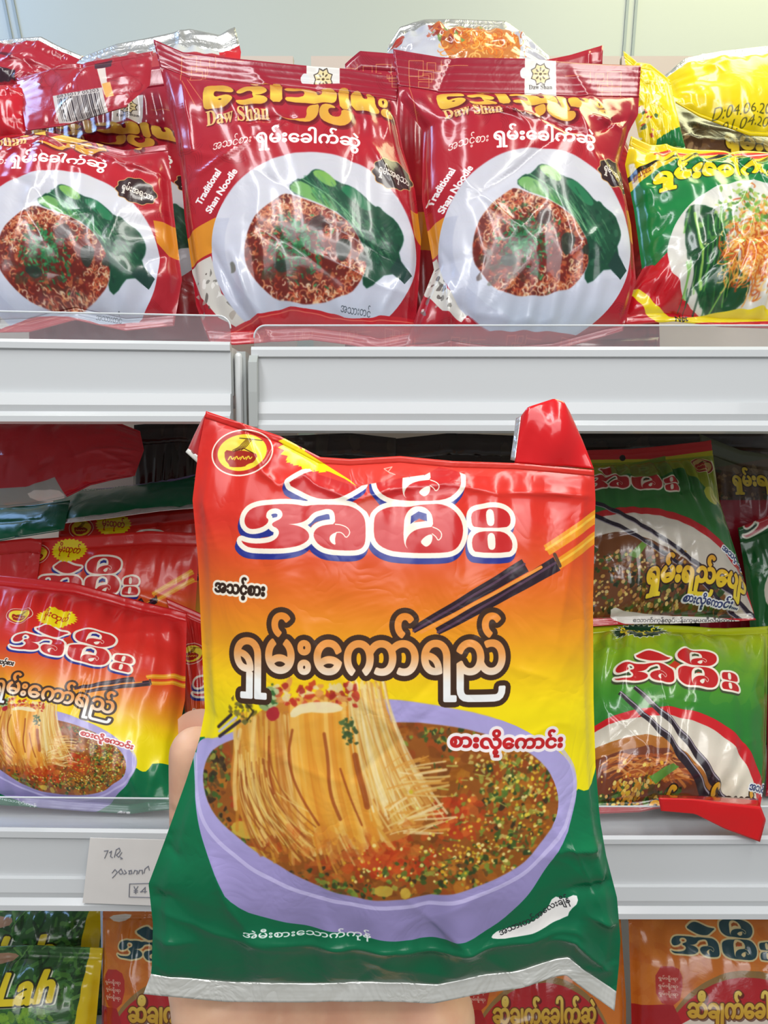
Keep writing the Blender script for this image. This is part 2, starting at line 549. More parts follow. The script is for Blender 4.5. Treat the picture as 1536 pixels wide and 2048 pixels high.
def blob(rng, x, y, r, n=9, asp=.7, rough=.45):
    a = np.sort(rng.uniform(0, 2 * PI, n)); q = r * (1 - rough * rng.random(n)); ro = rng.uniform(0, PI)
    X, Y = q * np.cos(a), q * asp * np.sin(a)
    return smooth(np.stack([x + X * math.cos(ro) - Y * math.sin(ro), y + X * math.sin(ro) + Y * math.cos(ro)], 1), 1)


def poly_sampler(P):
    P = np.asarray(P, float); mn, mx = P.min(0), P.max(0)
    x2, y2 = np.roll(P[:, 0], -1), np.roll(P[:, 1], -1)
    def ins(p):
        c = ((P[:, 1] > p[1]) != (y2 > p[1]))
        with np.errstate(divide='ignore', invalid='ignore'):
            xi = (x2 - P[:, 0]) * (p[1] - P[:, 1]) / (y2 - P[:, 1]) + P[:, 0]
        return (c & (p[0] < xi)).sum() % 2 == 1
    def f(rng):
        for _ in range(60):
            p = rng.uniform(mn, mx)
            if ins(p): return p
        return p
    return f


BOWL = smooth(z([(175,260),(185,215),(260,195),(420,110),(600,60),(760,50),(900,70),(1100,110),(1250,190),(1340,270),(1358,350),(1330,450),(1270,560),(1180,680),(1100,760),(1000,800),(830,800),(600,770),(450,740),(300,690),(260,610),(220,530),(195,460),(176,350)], 280, 1340, 1.567), 2)
BROTH = smooth(z([(205,340),(212,270),(255,215),(430,140),(800,118),(1000,140),(1150,190),(1250,260),(1292,350),(1288,420),(1240,500),(1150,580),(1000,640),(800,665),(650,655),(500,590),(330,490),(240,420)], 280, 1340, 1.567), 2)
F7 = lambda p: z(p, 380, 1340, 1.969)


def soup_bowl(c, seed=3):
    """lavender bowl of broth with lifted rice noodles, greens and sesame"""
    rng = np.random.default_rng(seed)
    c.fill(BOWL, vgrad([(1370, (172, 160, 214)), (1560, (182, 172, 224)), (1700, (164, 152, 206)), (1850, (140, 130, 178))]))
    c.line(np.vstack([smooth(F7([(20,330),(30,430),(60,560),(140,640),(260,720),(420,800),(600,850),(800,868),(1000,850),(1180,800),(1320,720),(1440,600),(1500,450),(1490,350),(1440,280)]), 2, False)]), 8, (206, 196, 238), .8)
    c.fill(BROTH, (150, 84, 26))
    c.set_clip(BROTH)
    samp = poly_sampler(BROTH)
    for _ in range(420):
        x, y = samp(rng)
        k = [(172,98,28),(128,66,18),(190,120,34),(110,60,22),(160,70,24)][rng.integers(5)]
        c.fill(blob(rng, x, y, rng.uniform(8, 26)), k, .7)
    # dark broth, left edge and along the rim
    for _ in range(70): c.fill(blob(rng, rng.uniform(408, 470), rng.uniform(1480, 1640), rng.uniform(4, 15)), [(64,48,26),(94,78,34),(120,100,40),(46,34,22)][rng.integers(4)], .85)
    # red chilli oil
    for cx, cy, sx, sy, n in ((905, 1600, 48, 36, 60), (740, 1660, 70, 40, 80), (800, 1690, 80, 26, 50), (560, 1600, 60, 40, 40)):
        for _ in range(n): c.fill(blob(rng, rng.normal(cx, sx * .6), rng.normal(cy, sy * .6), rng.uniform(8, 22)), [(214,84,28),(196,62,22),(222,104,40),(176,50,18)][rng.integers(4)], .6)
    # chopped greens
    for cx, cy, sx, sy, n in ((440, 1545, 24, 50, 40), (880, 1445, 50, 26, 55), (1010, 1520, 66, 50, 110), (1030, 1620, 60, 50, 100), (860, 1715, 90, 22, 80), (640, 1730, 60, 18, 60), (950, 1690, 80, 26, 70), (480, 1660, 40, 26, 30), (700, 1745, 120, 10, 60)):
        for _ in range(n):
            k = [(58,92,34),(88,120,44),(40,66,30),(126,146,52),(160,158,62),(48,44,26),(104,70,30)][rng.integers(7)]
            c.fill(blob(rng, rng.normal(cx, sx * .65), rng.normal(cy, sy * .65), rng.uniform(3, 12)), k, .85)
    # yellow pieces low left
    for p in ([(180,560),(230,540),(290,560),(285,600),(240,612),(190,595)], [(230,630),(300,640),(330,690),(290,690)], [(820,790),(850,780),(870,820),(830,832)], [(730,770),(800,775),(790,820),(725,810)]):
        c.fill(smooth(F7(p), 1), (206, 172, 62), .9)
    for _ in range(60): c.fill(blob(rng, rng.normal(1000, 40), rng.normal(1540, 60), rng.uniform(3, 9)), (216, 200, 110), .7)
    c.set_clip(None)
    # lifted noodles
    YE = [(226,170,66),(214,150,52),(236,188,92),(204,134,40),(240,204,122),(220,160,80),(196,118,40)]
    def strand(x0, y0, x1, y1, bend, w, k, al=.9):
        mx = x0 + (x1 - x0) * .25 + bend; my = y0 + (y1 - y0) * .55
        t = np.linspace(0, 1, 16)[:, None]
        P = (1 - t) ** 2 * np.array((x0, y0)) + 2 * t * (1 - t) * np.array((mx, my)) + t * t * np.array((x1, y1))
        c.line(P, w, k, al)
    c.fill(smooth(F7([(180,330),(200,240),(300,110),(450,60),(640,50),(780,90),(790,200),(850,330),(960,420),(900,560),(760,620),(660,560),(620,640),(540,660),(440,620),(330,520),(230,560),(180,440)]), 2), (196, 122, 44), .95)
    for i in range(150):
        u = rng.random()
        x0 = 472 + 290 * u; x1 = 480 + 360 * u ** .9 + rng.normal(0, 18)
        y1 = 1590 + 80 * math.sin(PI * min(1, u * 1.1)) + rng.normal(0, 22)
        strand(x0 + rng.normal(0, 6), 1392 + rng.normal(0, 8) + 40 * (1 - u) ** 2, x1, y1, rng.normal(-8, 8), rng.uniform(3, 8), YE[rng.integers(7)], .75)
    for i in range(60):                                   # broad ribbons in the middle
        u = rng.random()
        strand(590 + 120 * u, 1385 + rng.normal(0, 5), 620 + 135 * u + rng.normal(0, 6), 1610 + 30 * u + rng.normal(0, 16), -6, rng.uniform(6, 13), [(230,156,48),(238,172,60),(222,140,40),(244,190,90)][rng.integers(4)], .75)
    for i in range(70):                                   # pale strands at the right
        u = rng.random()
        strand(700 + 70 * u, 1350 + rng.normal(0, 8), 740 + 130 * u + rng.normal(0, 12), 1540 + 70 * rng.random(), rng.normal(0, 6), rng.uniform(2, 5), [(240,212,140),(230,186,96),(246,226,170),(214,150,70)][rng.integers(4)], .75)
    for i in range(46):                                   # strands sweeping over the broth
        x0 = rng.uniform(770, 840); y0 = rng.uniform(1500, 1640)
        strand(x0, y0, x0 + rng.uniform(30, 80), y0 - rng.uniform(-6, 36), 4, rng.uniform(2, 5), [(236,200,120),(226,160,70),(246,220,160)][rng.integers(3)], .8)
    for i in range(60):                                   # strands sinking left
        u = rng.random()
        strand(480 + 70 * u, 1480 + 60 * rng.random(), 520 + 120 * u, 1640 + rng.normal(10, 22), -14, rng.uniform(1.5, 4), [(232,190,96),(180,104,34),(240,206,120),(150,76,26)][rng.integers(4)], .7)
    for P, w in (([(540,200),(555,300),(560,420),(600,520)], 8), ([(655,280),(668,350),(690,420),(700,470)], 14), ([(420,190),(400,300),(440,420),(520,540)], 6), ([(330,220),(330,350),(350,430)], 5), ([(600,330),(640,450),(680,540)], 5)):
        c.line(smooth(F7(P), 2, False), w * .8, (150, 62, 20), .75)
    # garnish on top of the lifted noodles
    for P, k in (([(280,70),(340,20),(380,60),(360,110),(300,130)], (150, 170, 110)), ([(300,60),(360,40),(370,100),(310,110)], (60, 104, 50))):
        c.fill(smooth(F7(P), 1), k)
    for _ in range(60): c.fill(blob(rng, rng.uniform(558, 720), rng.uniform(1345, 1392), rng.uniform(5, 16)), [(196,52,34),(212,84,50),(226,150,80),(236,214,160),(170,40,30)][rng.integers(5)], .85)
    for _ in range(30): c.fill(blob(rng, rng.uniform(505, 565), rng.uniform(1350, 1400), rng.uniform(3, 10)), [(90,120,60),(196,206,150),(58,90,42)][rng.integers(3)], .85)
    c.fill(smooth(F7([(410,120),(460,85),(580,80),(620,110),(560,125),(470,120),(415,150)]), 1), (240, 226, 180), .9)
    c.fill(smooth(F7([(320,120),(360,100),(375,140),(345,165),(320,150)]), 1), (176, 40, 46))
    for _ in range(34):
        t = rng.random(); c.fill(blob(rng, 380 + rng.normal(632, 13) / 1.969, 1340 + (140 + 100 * t) / 1.969, rng.uniform(3, 10)), [(62,88,46),(44,66,36),(88,112,60),(52,78,40)][rng.integers(4)], .85)
    for _ in range(30): c.fill(blob(rng, 380 + rng.normal(232, 26) / 1.969, 1340 + rng.normal(112, 26) / 1.969, rng.uniform(4, 12)), [(112,96,34),(84,74,28),(140,124,50),(96,100,48)][rng.integers(4)], .85)
    for P in ([(125,205),(180,150)], [(130,240),(215,170)]): c.line(F7(P), 6, (52, 40, 48))
    c.line(F7([(128,222),(200,158)]), 5, (200, 196, 214))
    c.line(F7([(230,90),(270,130),(245,165)]), 3.5, (60, 50, 20))
    c.set_clip(BROTH)
    for _ in range(110): c.fill(blob(rng, rng.normal(720, 110), rng.normal(1672, 26), rng.uniform(6, 20)), [(206,96,34),(190,110,40),(220,130,50),(170,80,30)][rng.integers(4)], .35)
    # sesame
    c.set_clip(BROTH)
    for cx, cy, sx, sy, n in ((925, 1675, 46, 36, 90), (1040, 1560, 44, 60, 110), (1000, 1500, 50, 30, 50), (745, 1705, 26, 14, 26), (870, 1690, 80, 30, 40), (980, 1610, 70, 60, 60)):
        dots(c, rng, n, lambda r, cx=cx, cy=cy, sx=sx, sy=sy: (r.normal(cx, sx), r.normal(cy, sy)), 2.0, 4.4, [(236,204,70),(222,176,48),(246,226,140),(206,150,40)], .95)
    for _ in range(50):
        x, y = rng.uniform(860, 1080), rng.uniform(1430, 1700); a = rng.uniform(0, PI); l = rng.uniform(8, 22)
        c.line([(x, y), (x + l * math.cos(a), y + l * .6 * math.sin(a))], rng.uniform(1.5, 4), [(92,132,50),(52,86,36),(190,190,90)][rng.integers(3)], .8)
    c.set_clip(None)
    c.blur(smooth(np.array([(395, 1480), (470, 1380), (560, 1335), (770, 1335), (1000, 1410), (1110, 1540), (1080, 1680), (900, 1775), (700, 1775), (480, 1680), (400, 1600)]), 1), .9, .75)


def art_soup(hero=True, scale=1.7):
    c = Canvas(255, 690, 1275, 2035, scale, (225, 50, 38))
    skyc = vgrad([(690, (206, 34, 36)), (900, (222, 46, 38)), (1040, (222, 52, 36)), (1120, (224, 84, 34)), (1200, (232, 122, 30)), (1270, (240, 160, 26)), (1330, (248, 200, 18)), (1400, (252, 226, 8)), (1600, (253, 238, 4))])
    c.fill(np.array([(255, 690), (1275, 690), (1275, 2035), (255, 2035)]), skyc)
    c.fill(smooth(np.array([(100, 1490), (382, 1478), (420, 1470), (430, 1650), (700, 1780), (1000, 1760), (1095, 1640), (1140, 1560), (1165, 1572), (1185, 1560), (1200, 1500), (1460, 1440), (1460, 2440), (100, 2440)]), 1), vgrad([(1450, (4, 122, 72)), (1800, (2, 104, 66)), (2035, (2, 96, 62))]))
    # chopsticks
    OR = (238, 152, 34)
    for a, b, w in (((1180, 1040), (1084, 1098), 22), ((1185, 1078), (1098, 1130), 20)):
        d = np.array(a, float) - np.array(b); d /= np.linalg.norm(d); n_ = np.array((-d[1], d[0]))
        a2 = np.array(a) + d * 100
        c.fill(np.array([np.array(b) + n_ * w * .5, a2 + n_ * w * .6, a2 - n_ * w * .6, np.array(b) - n_ * w * .5]), OR)
        c.line([np.array(b) - n_ * 2, a2 - n_ * 2], 5, (248, 196, 70), .9)
    soup_bowl(c)
    for a, b, w0, w1 in (((822, 1246), (1040, 1126), 13, 27), ((868, 1249), (1104, 1124), 14, 29)):
        a = np.array(a, float); b = np.array(b, float); d = (b - a) / np.linalg.norm(b - a); n_ = np.array((-d[1], d[0]))
        c.fill(np.array([a + n_ * w0 / 2, b + n_ * w1 / 2, b - n_ * w1 / 2, a - n_ * w0 / 2]), (44, 26, 36))
        c.line([a + n_ * 2, b - n_ * 3], 4.5, (92, 62, 84), .9)
    c.line([(838, 1250), (1072, 1130)], 6, (240, 150, 60))
    c.line([(1100, 1106), (1110, 1128)], 7, (90, 60, 40))
    brand(c, red=(204, 40, 40))
    emblem(c, 487, 906, 62, 47, rot=-8)
    burst(c, 648, 888, 92, 58, (250, 228, 20), (190, 40, 20), n=26, rot=6)
    c.text('အသင့်စား', (437, 1150, 538, 1192), (52, 32, 20), bold=1.6, outs=[(4.5, CREAM)], rot=3)
    word = vgrad([(1215, (236, 140, 46)), (1290, (238, 160, 84)), (1320, (246, 214, 180)), (1345, (248, 246, 240)), (1390, (244, 244, 246))])
    c.text('ရှမ်းကော်ရည်', (479, 1217, 996, 1379), word, bold=2.9, outs=[(10, (66, 42, 26))])
    c.text('စားလို့ကောင်း', (893, 1437, 1112, 1487), (196, 34, 36), bold=1.7, outs=[(6, (250, 240, 240))], rot=3)
    c.text('အဲမီးစားသောက်ကုန်', (495, 1826, 742, 1850), (236, 240, 236), bold=.4)
    lb = smooth(np.array([(974, 1845), (990, 1832), (1040, 1822), (1085, 1800), (1098, 1772), (1118, 1778), (1142, 1766), (1146, 1782), (1130, 1800), (1126, 1816), (1070, 1838), (1010, 1850), (980, 1850)]), 1)
    c.fill(lb, (244, 240, 236))
    c.text('အသားတင်အလေးချိန်', (985, 1796, 1135, 1822), (40, 40, 44), bold=.3, rot=-24)
    if hero:
        # the top of the pack is folded back: above the crease lies the plain red upper print
        c.fill(np.array([(620, 880), (1300, 880), (1300, 925), (1032, 946), (978, 954), (930, 950), (905, 940), (878, 934), (850, 950), (806, 956), (733, 970), (712, 974), (690, 966), (640, 950), (600, 922)]), (222, 62, 50))
        c.fill(smooth(np.array([(575, 902), (590, 890), (700, 960), (716, 974), (690, 958), (660, 944), (628, 937), (615, 930), (590, 928), (584, 916)]), 0), (250, 228, 10))
        for q in range(9): c.fill(np.array([(580 + q * 8, 918 + q * 2.2), (574 + q * 8, 926 + q * 2.5), (590 + q * 8, 926 + q * 2.3)]), (250, 228, 10))
        c.line([(780, 947), (768, 938), (784, 934), (776, 944), (790, 950)], 1.6, (250, 220, 200), .8)
    return c


# ---------------------------------------------------------------- the red pack with a bowl of dry noodles
GD = [smooth(z(p, 400, 160, 3.84), 1) for p in (
    [(45,130),(90,105),(180,100),(250,115),(282,150),(275,180),(240,185),(180,162),(138,155),(130,190),(145,215),(190,198),(240,205),(282,230),(275,270),(230,310),(150,325),(80,325),(55,290)],
    [(300,160),(330,130),(400,105),(470,102),(520,130),(537,168),(510,192),(430,205),(500,205),(545,240),(540,275),(480,300),(350,305),(310,285),(308,255),(400,250),(440,238),(425,205),(425,175),(400,162),(340,185),(305,182)],
    [(540,32),(635,32),(645,150),(657,275),(565,285),(556,150)],
    [(385,45),(420,34),(545,32),(545,62),(480,55),(455,70),(462,95),(430,92),(395,70)],
    [(655,130),(690,90),(780,70),(860,85),(900,130),(910,182),(945,182),(942,110),(912,85),(955,60),(1020,65),(1050,110),(1058,180),(1050,235),(1010,265),(900,272),(700,275),(668,245),(690,215),(800,210),(815,170),(800,130),(720,140),(672,150)],
    [(850,300),(890,280),(930,280),(925,370),(900,420),(850,452),(770,450),(610,395),(700,420),(820,425),(840,395),(835,340)],
    [(960,280),(1030,275),(1055,300),(1005,312),(995,350),(1020,388),(1065,388),(1092,370),(1095,310),(1165,315),(1177,370),(1160,430),(1110,465),(1020,465),(950,430),(928,370),(935,310)],
    [(1058,80),(1100,58),(1145,75),(1142,150),(1155,310),(1085,305),(1070,200)],
    [(1155,110),(1200,80),(1240,100),(1250,180),(1292,185),(1268,110),(1310,110),(1340,150),(1348,240),(1382,280),(1370,312),(1300,310),(1165,280)],
    [(1365,200),(1380,160),(1415,152),(1442,180),(1440,235),(1410,250),(1375,240)],
    [(1385,290),(1400,258),(1440,250),(1470,275),(1478,330),(1445,342),(1400,325)])]
GDH = [z(p, 400, 160, 3.84) for p in ([(165,240),(180,228),(198,235),(185,245)], [(1395,190),(1408,178),(1415,200),(1405,225)], [(1432,285),(1442,275),(1448,300),(1440,305)])]
BOWLFOOD = smooth(z([(440,265),(380,290),(250,380),(150,480),(100,600),(80,720),(95,830),(150,920),(230,1010),(330,1080),(500,1115),(700,1110),(850,1070),(950,1040),(1030,960),(1090,850),(1080,720),(1020,600),(950,500),(840,420),(700,360),(550,310)], 480, 360, 4.267), 1)
B8 = lambda p: z(p, 480, 360, 4.267)


def fret(c, x, y, s, m=1, col=(222, 160, 92), w=1.3, al=.8):
    q = lambda P: [(x + m * a * s, y + b * s) for a, b in P]
    for P in ([(0,0),(30,0),(30,32),(0,32),(0,0)], [(20,20),(52,20),(52,38),(20,38),(20,20)], [(28,30),(42,30),(42,56),(20,56),(20,44),(48,44),(48,26),(28,26)], [(38,20),(38,4),(56,4),(56,22),(68,22),(68,0)], [(68,8),(124,10)], [(0,32),(2,58)]):
        c.line(q(P), w, col, al)


def art_red(kind=0, scale=1.9):
    """kind 0: coordinates of the pack in the middle; kind 1: the pack right of it"""
    x0, y0, x1, y1 = (296, 66, 850, 712) if kind == 0 else (772, 84, 1292, 718)
    c = Canvas(x0, y0, x1, y1, scale, (176, 32, 50))
    rng = np.random.default_rng(11 + kind)
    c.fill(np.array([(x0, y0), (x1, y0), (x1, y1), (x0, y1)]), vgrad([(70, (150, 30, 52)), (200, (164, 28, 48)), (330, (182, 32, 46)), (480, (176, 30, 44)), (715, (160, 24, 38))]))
    for i in range(70):                                          # tone on tone leaf lines
        x, y = rng.uniform(x0, x1), rng.uniform(y0, y1); r = rng.uniform(20, 50); a = rng.uniform(0, 360)
        for k in range(4): c.line(ell(x, y, r - k * 5, (r - k * 5) * .7, 12, a, 0, 130), 1.3, (128, 18, 34), .45)
    old = c.M
    tx, ty, sx, sy = (0, 0, 1, 1) if kind == 0 else (447, -2, 1, 1)
    T = lambda cx, cy, kx, ky, ox, oy: np.array([[kx, 0, ox - kx * cx], [0, ky, oy - ky * cy]])
    # lower part: band, foil, bowl
    bx = 0 if kind == 0 else 439
    kx = 1.0 if kind == 0 else .945
    c.M = np.array([[kx, 0, 633 * (1 - kx) + (0 if kind == 0 else 432)], [0, 1, 0 if kind == 0 else -6]])
    c.fill(np.array([(250, 480), (375, 478), (450, 458), (440, 520), (385, 535), (250, 540)]), (220, 142, 40))
    c.fill(np.array([(820, 430), (850, 425), (900, 420), (900, 500), (850, 500), (828, 480)]), (216, 136, 36))
    c.fill(smooth(np.array([(382, 540), (430, 528), (450, 600), (500, 640), (480, 660), (440, 640), (405, 600)]), 0), (208, 204, 196))
    for _ in range(26): c.fill(blob(rng, rng.uniform(390, 470), rng.uniform(545, 640), rng.uniform(4, 14), 6), [(120,116,110),(240,238,232),(170,160,150),(90,80,76)][rng.integers(4)], .8)
    c.fill(ell(632, 520, 200, 178, 90), vgrad([(345, (206, 204, 212)), (480, (214, 214, 224)), (600, (200, 204, 220)), (690, (176, 190, 206))]))
    c.fill(np.vstack([ell(632, 522, 200, 178, 40, 0, 110, 200), ell(640, 515, 180, 150, 40, 0, 200, 110)]), (182, 186, 206), .5)
    c.fill(BOWLFOOD, (112, 34, 26)); c.set_clip(None)
    fm = c.cover([BOWLFOOD]); m = np.zeros((c.h, c.w)); m[fm[1]:fm[3], fm[0]:fm[2]] = fm[4]; c.clip = m
    for _ in range(250):
        x, y = rng.uniform(495, 740), rng.uniform(415, 625)
        c.fill(blob(rng, x, y, rng.uniform(4, 14)), [(140,46,30),(176,70,40),(96,36,26),(196,110,66),(84,44,30)][rng.integers(5)], .7)
    for cx, cy, sx_, sy_, n in ((610, 445, 34, 16, 150), (690, 485, 34, 20, 90), (535, 495, 20, 26, 80), (640, 605, 60, 14, 150), (715, 570, 20, 22, 80), (560, 460, 20, 14, 60)):
        for _ in range(n):
            x, y = rng.normal(cx, sx_), rng.normal(cy, sy_); a = rng.uniform(0, 360); r = rng.uniform(3, 8)
            c.line(ell(x, y, r, r * .7, 7, a, 0, rng.uniform(90, 230)), rng.uniform(1.3, 2.6), [(236,196,150),(222,150,104),(244,222,190),(196,80,50),(210,120,80)][rng.integers(5)], .85)
    dots(c, rng, 220, lambda r: (r.uniform(500, 740), r.uniform(420, 620)), 1.0, 2.4, [(240,200,150),(226,120,80),(150,30,24)], .7)
    c.clip = None
    # greens
    c.fill(smooth(B8([(440,220),(520,150),(560,160),(620,110),(640,80),(680,65),(760,90),(850,170),(960,190),(1060,260),(1150,350),(1190,335),(1230,380),(1330,430),(1390,530),(1395,600),(1340,720),(1465,850),(1400,935),(1270,850),(1100,1020),(1040,960),(1090,850),(1080,740),(1040,620),(900,440),(700,340),(520,290)]), 1), (24, 74, 52))
    c.fill(smooth(B8([(445,225),(520,160),(640,210),(800,300),(860,400),(820,410),(700,345),(560,300)]), 1), (116, 172, 96))
    c.fill(smooth(B8([(640,100),(680,70),(770,95),(850,175),(820,220),(720,180)]), 1), (124, 176, 84))
    c.fill(smooth(B8([(850,200),(960,190),(1060,270),(1140,360),(1100,400),(980,330)]), 1), (38, 118, 78))
    lm = c.cover([B8([(520,160),(680,70),(850,170),(1060,260),(1230,380),(1390,530),(1395,600),(1340,720),(1250,860),(1100,1010),(1090,850),(1040,620),(900,440),(700,340)])]); k0 = np.zeros((c.h, c.w)); k0[lm[1]:lm[3], lm[0]:lm[2]] = lm[4]; c.clip = k0
    for _ in range(240):
        t = rng.random(); x = 640 + t * 560 + rng.normal(0, 40); y = 180 + t * 430 + rng.normal(0, 60); l = rng.uniform(40, 120)
        c.line(B8([(x, y), (x + l * .7, y + l)]), rng.uniform(1, 2.4), [(60,140,90),(20,58,44),(40,104,70),(104,160,110)][rng.integers(4)], .55)
    for _ in range(60): c.fill(blob(rng, *(np.array((480, 360)) + np.array((rng.uniform(1000, 1390), rng.uniform(420, 980))) / 4.267), rng.uniform(4, 12)), [(34,88,62),(18,54,42),(48,104,76),(26,66,54)][rng.integers(4)], .6)
    c.clip = None
    for P in ([(560,150),(800,290),(1000,480),(1060,600)], [(880,380),(980,500),(1060,590)], [(900,420),(1000,560)]): c.line(smooth(B8(P), 2, False), 2, (150, 206, 150), .7)
    c.fill(B8([(1345,725),(1465,850),(1400,938),(1270,850)]), (28, 62, 54))
    for _ in range(70): c.fill(blob(rng, 480 + rng.normal(520, 90) / 4.267, 360 + rng.normal(680, 110) / 4.267, rng.uniform(4, 13)), [(44,104,62),(34,74,46),(60,44,30),(50,130,78)][rng.integers(4)], .6)
    for _ in range(60): c.fill(blob(rng, 480 + rng.normal(360, 110) / 4.267, 360 + rng.normal(850, 70) / 4.267, rng.uniform(4, 13)), [(70,44,30),(90,52,34),(66,66,40)][rng.integers(3)], .55)
    for _ in range(200):                                          # coriander on the noodles
        x = rng.normal(520, 110); y = rng.normal(680, 120); a = rng.uniform(0, 2 * PI); l = rng.uniform(12, 40)
        c.line(B8([(x, y), (x + l * math.cos(a), y + l * math.sin(a))]), rng.uniform(1.2, 4.0), [(40,132,76),(30,104,58),(74,164,100),(44,120,70)][rng.integers(4)], .85)
    for P in ([(610,520),(660,450),(740,440),(760,520),(720,570),(640,560)], [(830,680),(870,620),(950,630),(965,700),(900,810),(850,790)], [(300,820),(420,780),(480,860),(380,900)], [(1040,720),(1090,710),(1090,800),(1010,780)]):
        c.fill(smooth(B8(P), 1), (58, 34, 34) if P[0][0] == 610 else (34, 52, 42), .85)
    c.blur(ell(635, 490, 190, 160), 1.0, .8)
    # lettering over the bowl
    c.M = np.array([[1, 0, 0 if kind == 0 else 455], [0, 1, 0 if kind == 0 else -2]])
    c.text('အသင့်စား', (438, 303, 514, 334), (244, 226, 214), bold=.2, rot=-6, slant=.2)
    c.text('ရှမ်းခေါက်ဆွဲ', (524, 289, 721, 338), (250, 246, 240), bold=1.1)
    c.M = np.array([[1, 0, 0 if kind == 0 else 436], [0, 1, 0 if kind == 0 else -2]])
    bd = ell(785, 371, 38, 29, 60); bd = bd + (bd - np.array((785, 371))) * (0.06 * np.cos(np.linspace(0, 2 * PI * 10, 60)))[:, None]
    c.fill(bd, (206, 160, 100), grow=1.6); c.fill(bd, (52, 30, 32))
    c.text('ရှမ်းအရသာ', (758, 357, 818, 387), (246, 238, 226), bold=.3, rot=10)
    c.M = np.array([[1, 0, 0 if kind == 0 else 452], [0, 1, 0 if kind == 0 else -4]])
    c.text('Traditional', (392, 391, 462, 406), (246, 240, 236), bold=.8, rot=-52)
    c.text('Shan Noodle', (408, 403, 500, 417), (246, 240, 236), bold=.8, rot=-53)
    # gold lettering
    if kind == 0: c.M = np.array([[1.0, 0, 0], [0, 1.0, 0]])
    else: c.M = np.array([[.90, .08, 870 - .90 * 412 - 15], [.045, .72, 188 - .72 * 178 - .045 * 412]])
    def rib(x, ya, yb, w):
        c.fill(np.array([(x - w, ya), (x + w, ya), (x + w * 1.02, yb), (x, yb - 20), (x - w * 1.05, yb)]), (232, 228, 222))
        q = ya + 38
        c.fill(star(x, q, 21, 24, 8, .76, 22), (60, 44, 34)); c.fill(star(x, q, 18.5, 21, 8, .76, 22), (232, 214, 160))
        for k in range(8):
            a = k * PI / 4
            c.fill(ell(x + 9 * math.cos(a), q + 10 * math.sin(a), 3.6, 1.6, 10, math.degrees(a)), (90, 70, 40))
        c.fill(ell(x, q, 3, 3), (90, 70, 40))
        c.text('\U0001D403\U0001D41A\U0001D430 \U0001D412\U0001D421\U0001D41A\U0001D427', (x - w * .75, yb - 37, x + w * .75, yb - 27), (44, 36, 34))
    Mk = c.M
    c.M = np.array([[1.0, 0, 0], [0, 1.0, 0]])
    if kind == 0: rib(646, 120, 240, 33)
    else: rib(1081, 110, 206, 31)
    for hx, hy in (((610, 158),) if kind == 0 else ((1049, 146),)):
        c.fill(ell(hx, hy, 9, 11), (226, 226, 226))
    if kind == 0: c.fill(np.array([(560, 167), (700, 167), (720, 250), (560, 250)]), (170, 34, 52))
    c.M = Mk
    for o, gr, al in (((4, 6), 3.0, .45), ((2, 3), 2.0, .4)):
        c.fill(GD, (70, 8, 16), al, grow=gr, off=o)
    gold = vgrad([(160, (196, 140, 52)), (196, (206, 152, 58)), (212, (240, 198, 74)), (240, (212, 158, 60)), (282, (222, 160, 62))])
    for g in GD: c.fill(g, gold)
    for g in GDH: c.fill(g, (90, 20, 20))
    c.text('\U0001D403\U0001D41A\U0001D430 \U0001D412\U0001D421\U0001D41A\U0001D427', (422, 243, 545, 274), (232, 190, 120), bold=.5, rot=-5, shadow=(1.5, 2, (80, 10, 16), .6, .6))
    c.M = np.array([[1.0, 0, 0], [0, 1.0, 0]])
    if kind == 0:
        fret(c, 363, 113, 1.0); fret(c, 826, 118, 1.0, -1)
        c.line([(368, 172), (400, 235)], 1.3, (222, 160, 92), .7); c.line([(378, 168), (412, 222)], 1.3, (222, 160, 92), .7)
        c.line([(372, 272), (366, 330), (384, 420), (392, 470)], 1.2, (222, 160, 92), .6)
    else:
        fret(c, 818, 122, .95); fret(c, 1242, 144, .9, -1)
        c.line([(818, 176), (836, 250)], 1.3, (222, 160, 92), .7); c.line([(1238, 188), (1262, 215)], 1.3, (222, 160, 92), .7)
        c.line([(855, 275), (852, 330), (856, 420)], 1.2, (222, 160, 92), .6)
    c.fill(np.array([(x0, y1 - 46), (x1, y1 - 46), (x1, y1), (x0, y1)]), (166, 24, 36))
    for k in range(5): fret(c, x0 + 20 + k * 110, y1 - 40, .55, col=(210, 90, 70))
    if kind == 0:
        fl = smooth([(400, 712), (430, 680), (470, 656), (540, 632), (600, 625), (660, 634), (700, 648), (780, 640), (850, 640), (850, 730), (400, 730)], 1)
        c.fill(fl, (188, 34, 44)); c.line(smooth([(440, 676), (540, 636), (610, 630), (700, 652), (840, 646)], 2, False), 2.0, (222, 110, 90), .8)  # folded red seal, with a highlight painted along its upper edge
        for k in range(4): fret(c, 500 + k * 90, 662, .5, col=(214, 100, 80))
        c.text('အသားတင်', (684, 620, 742, 640), (70, 80, 90), rot=8)
    c.M = old
    return c


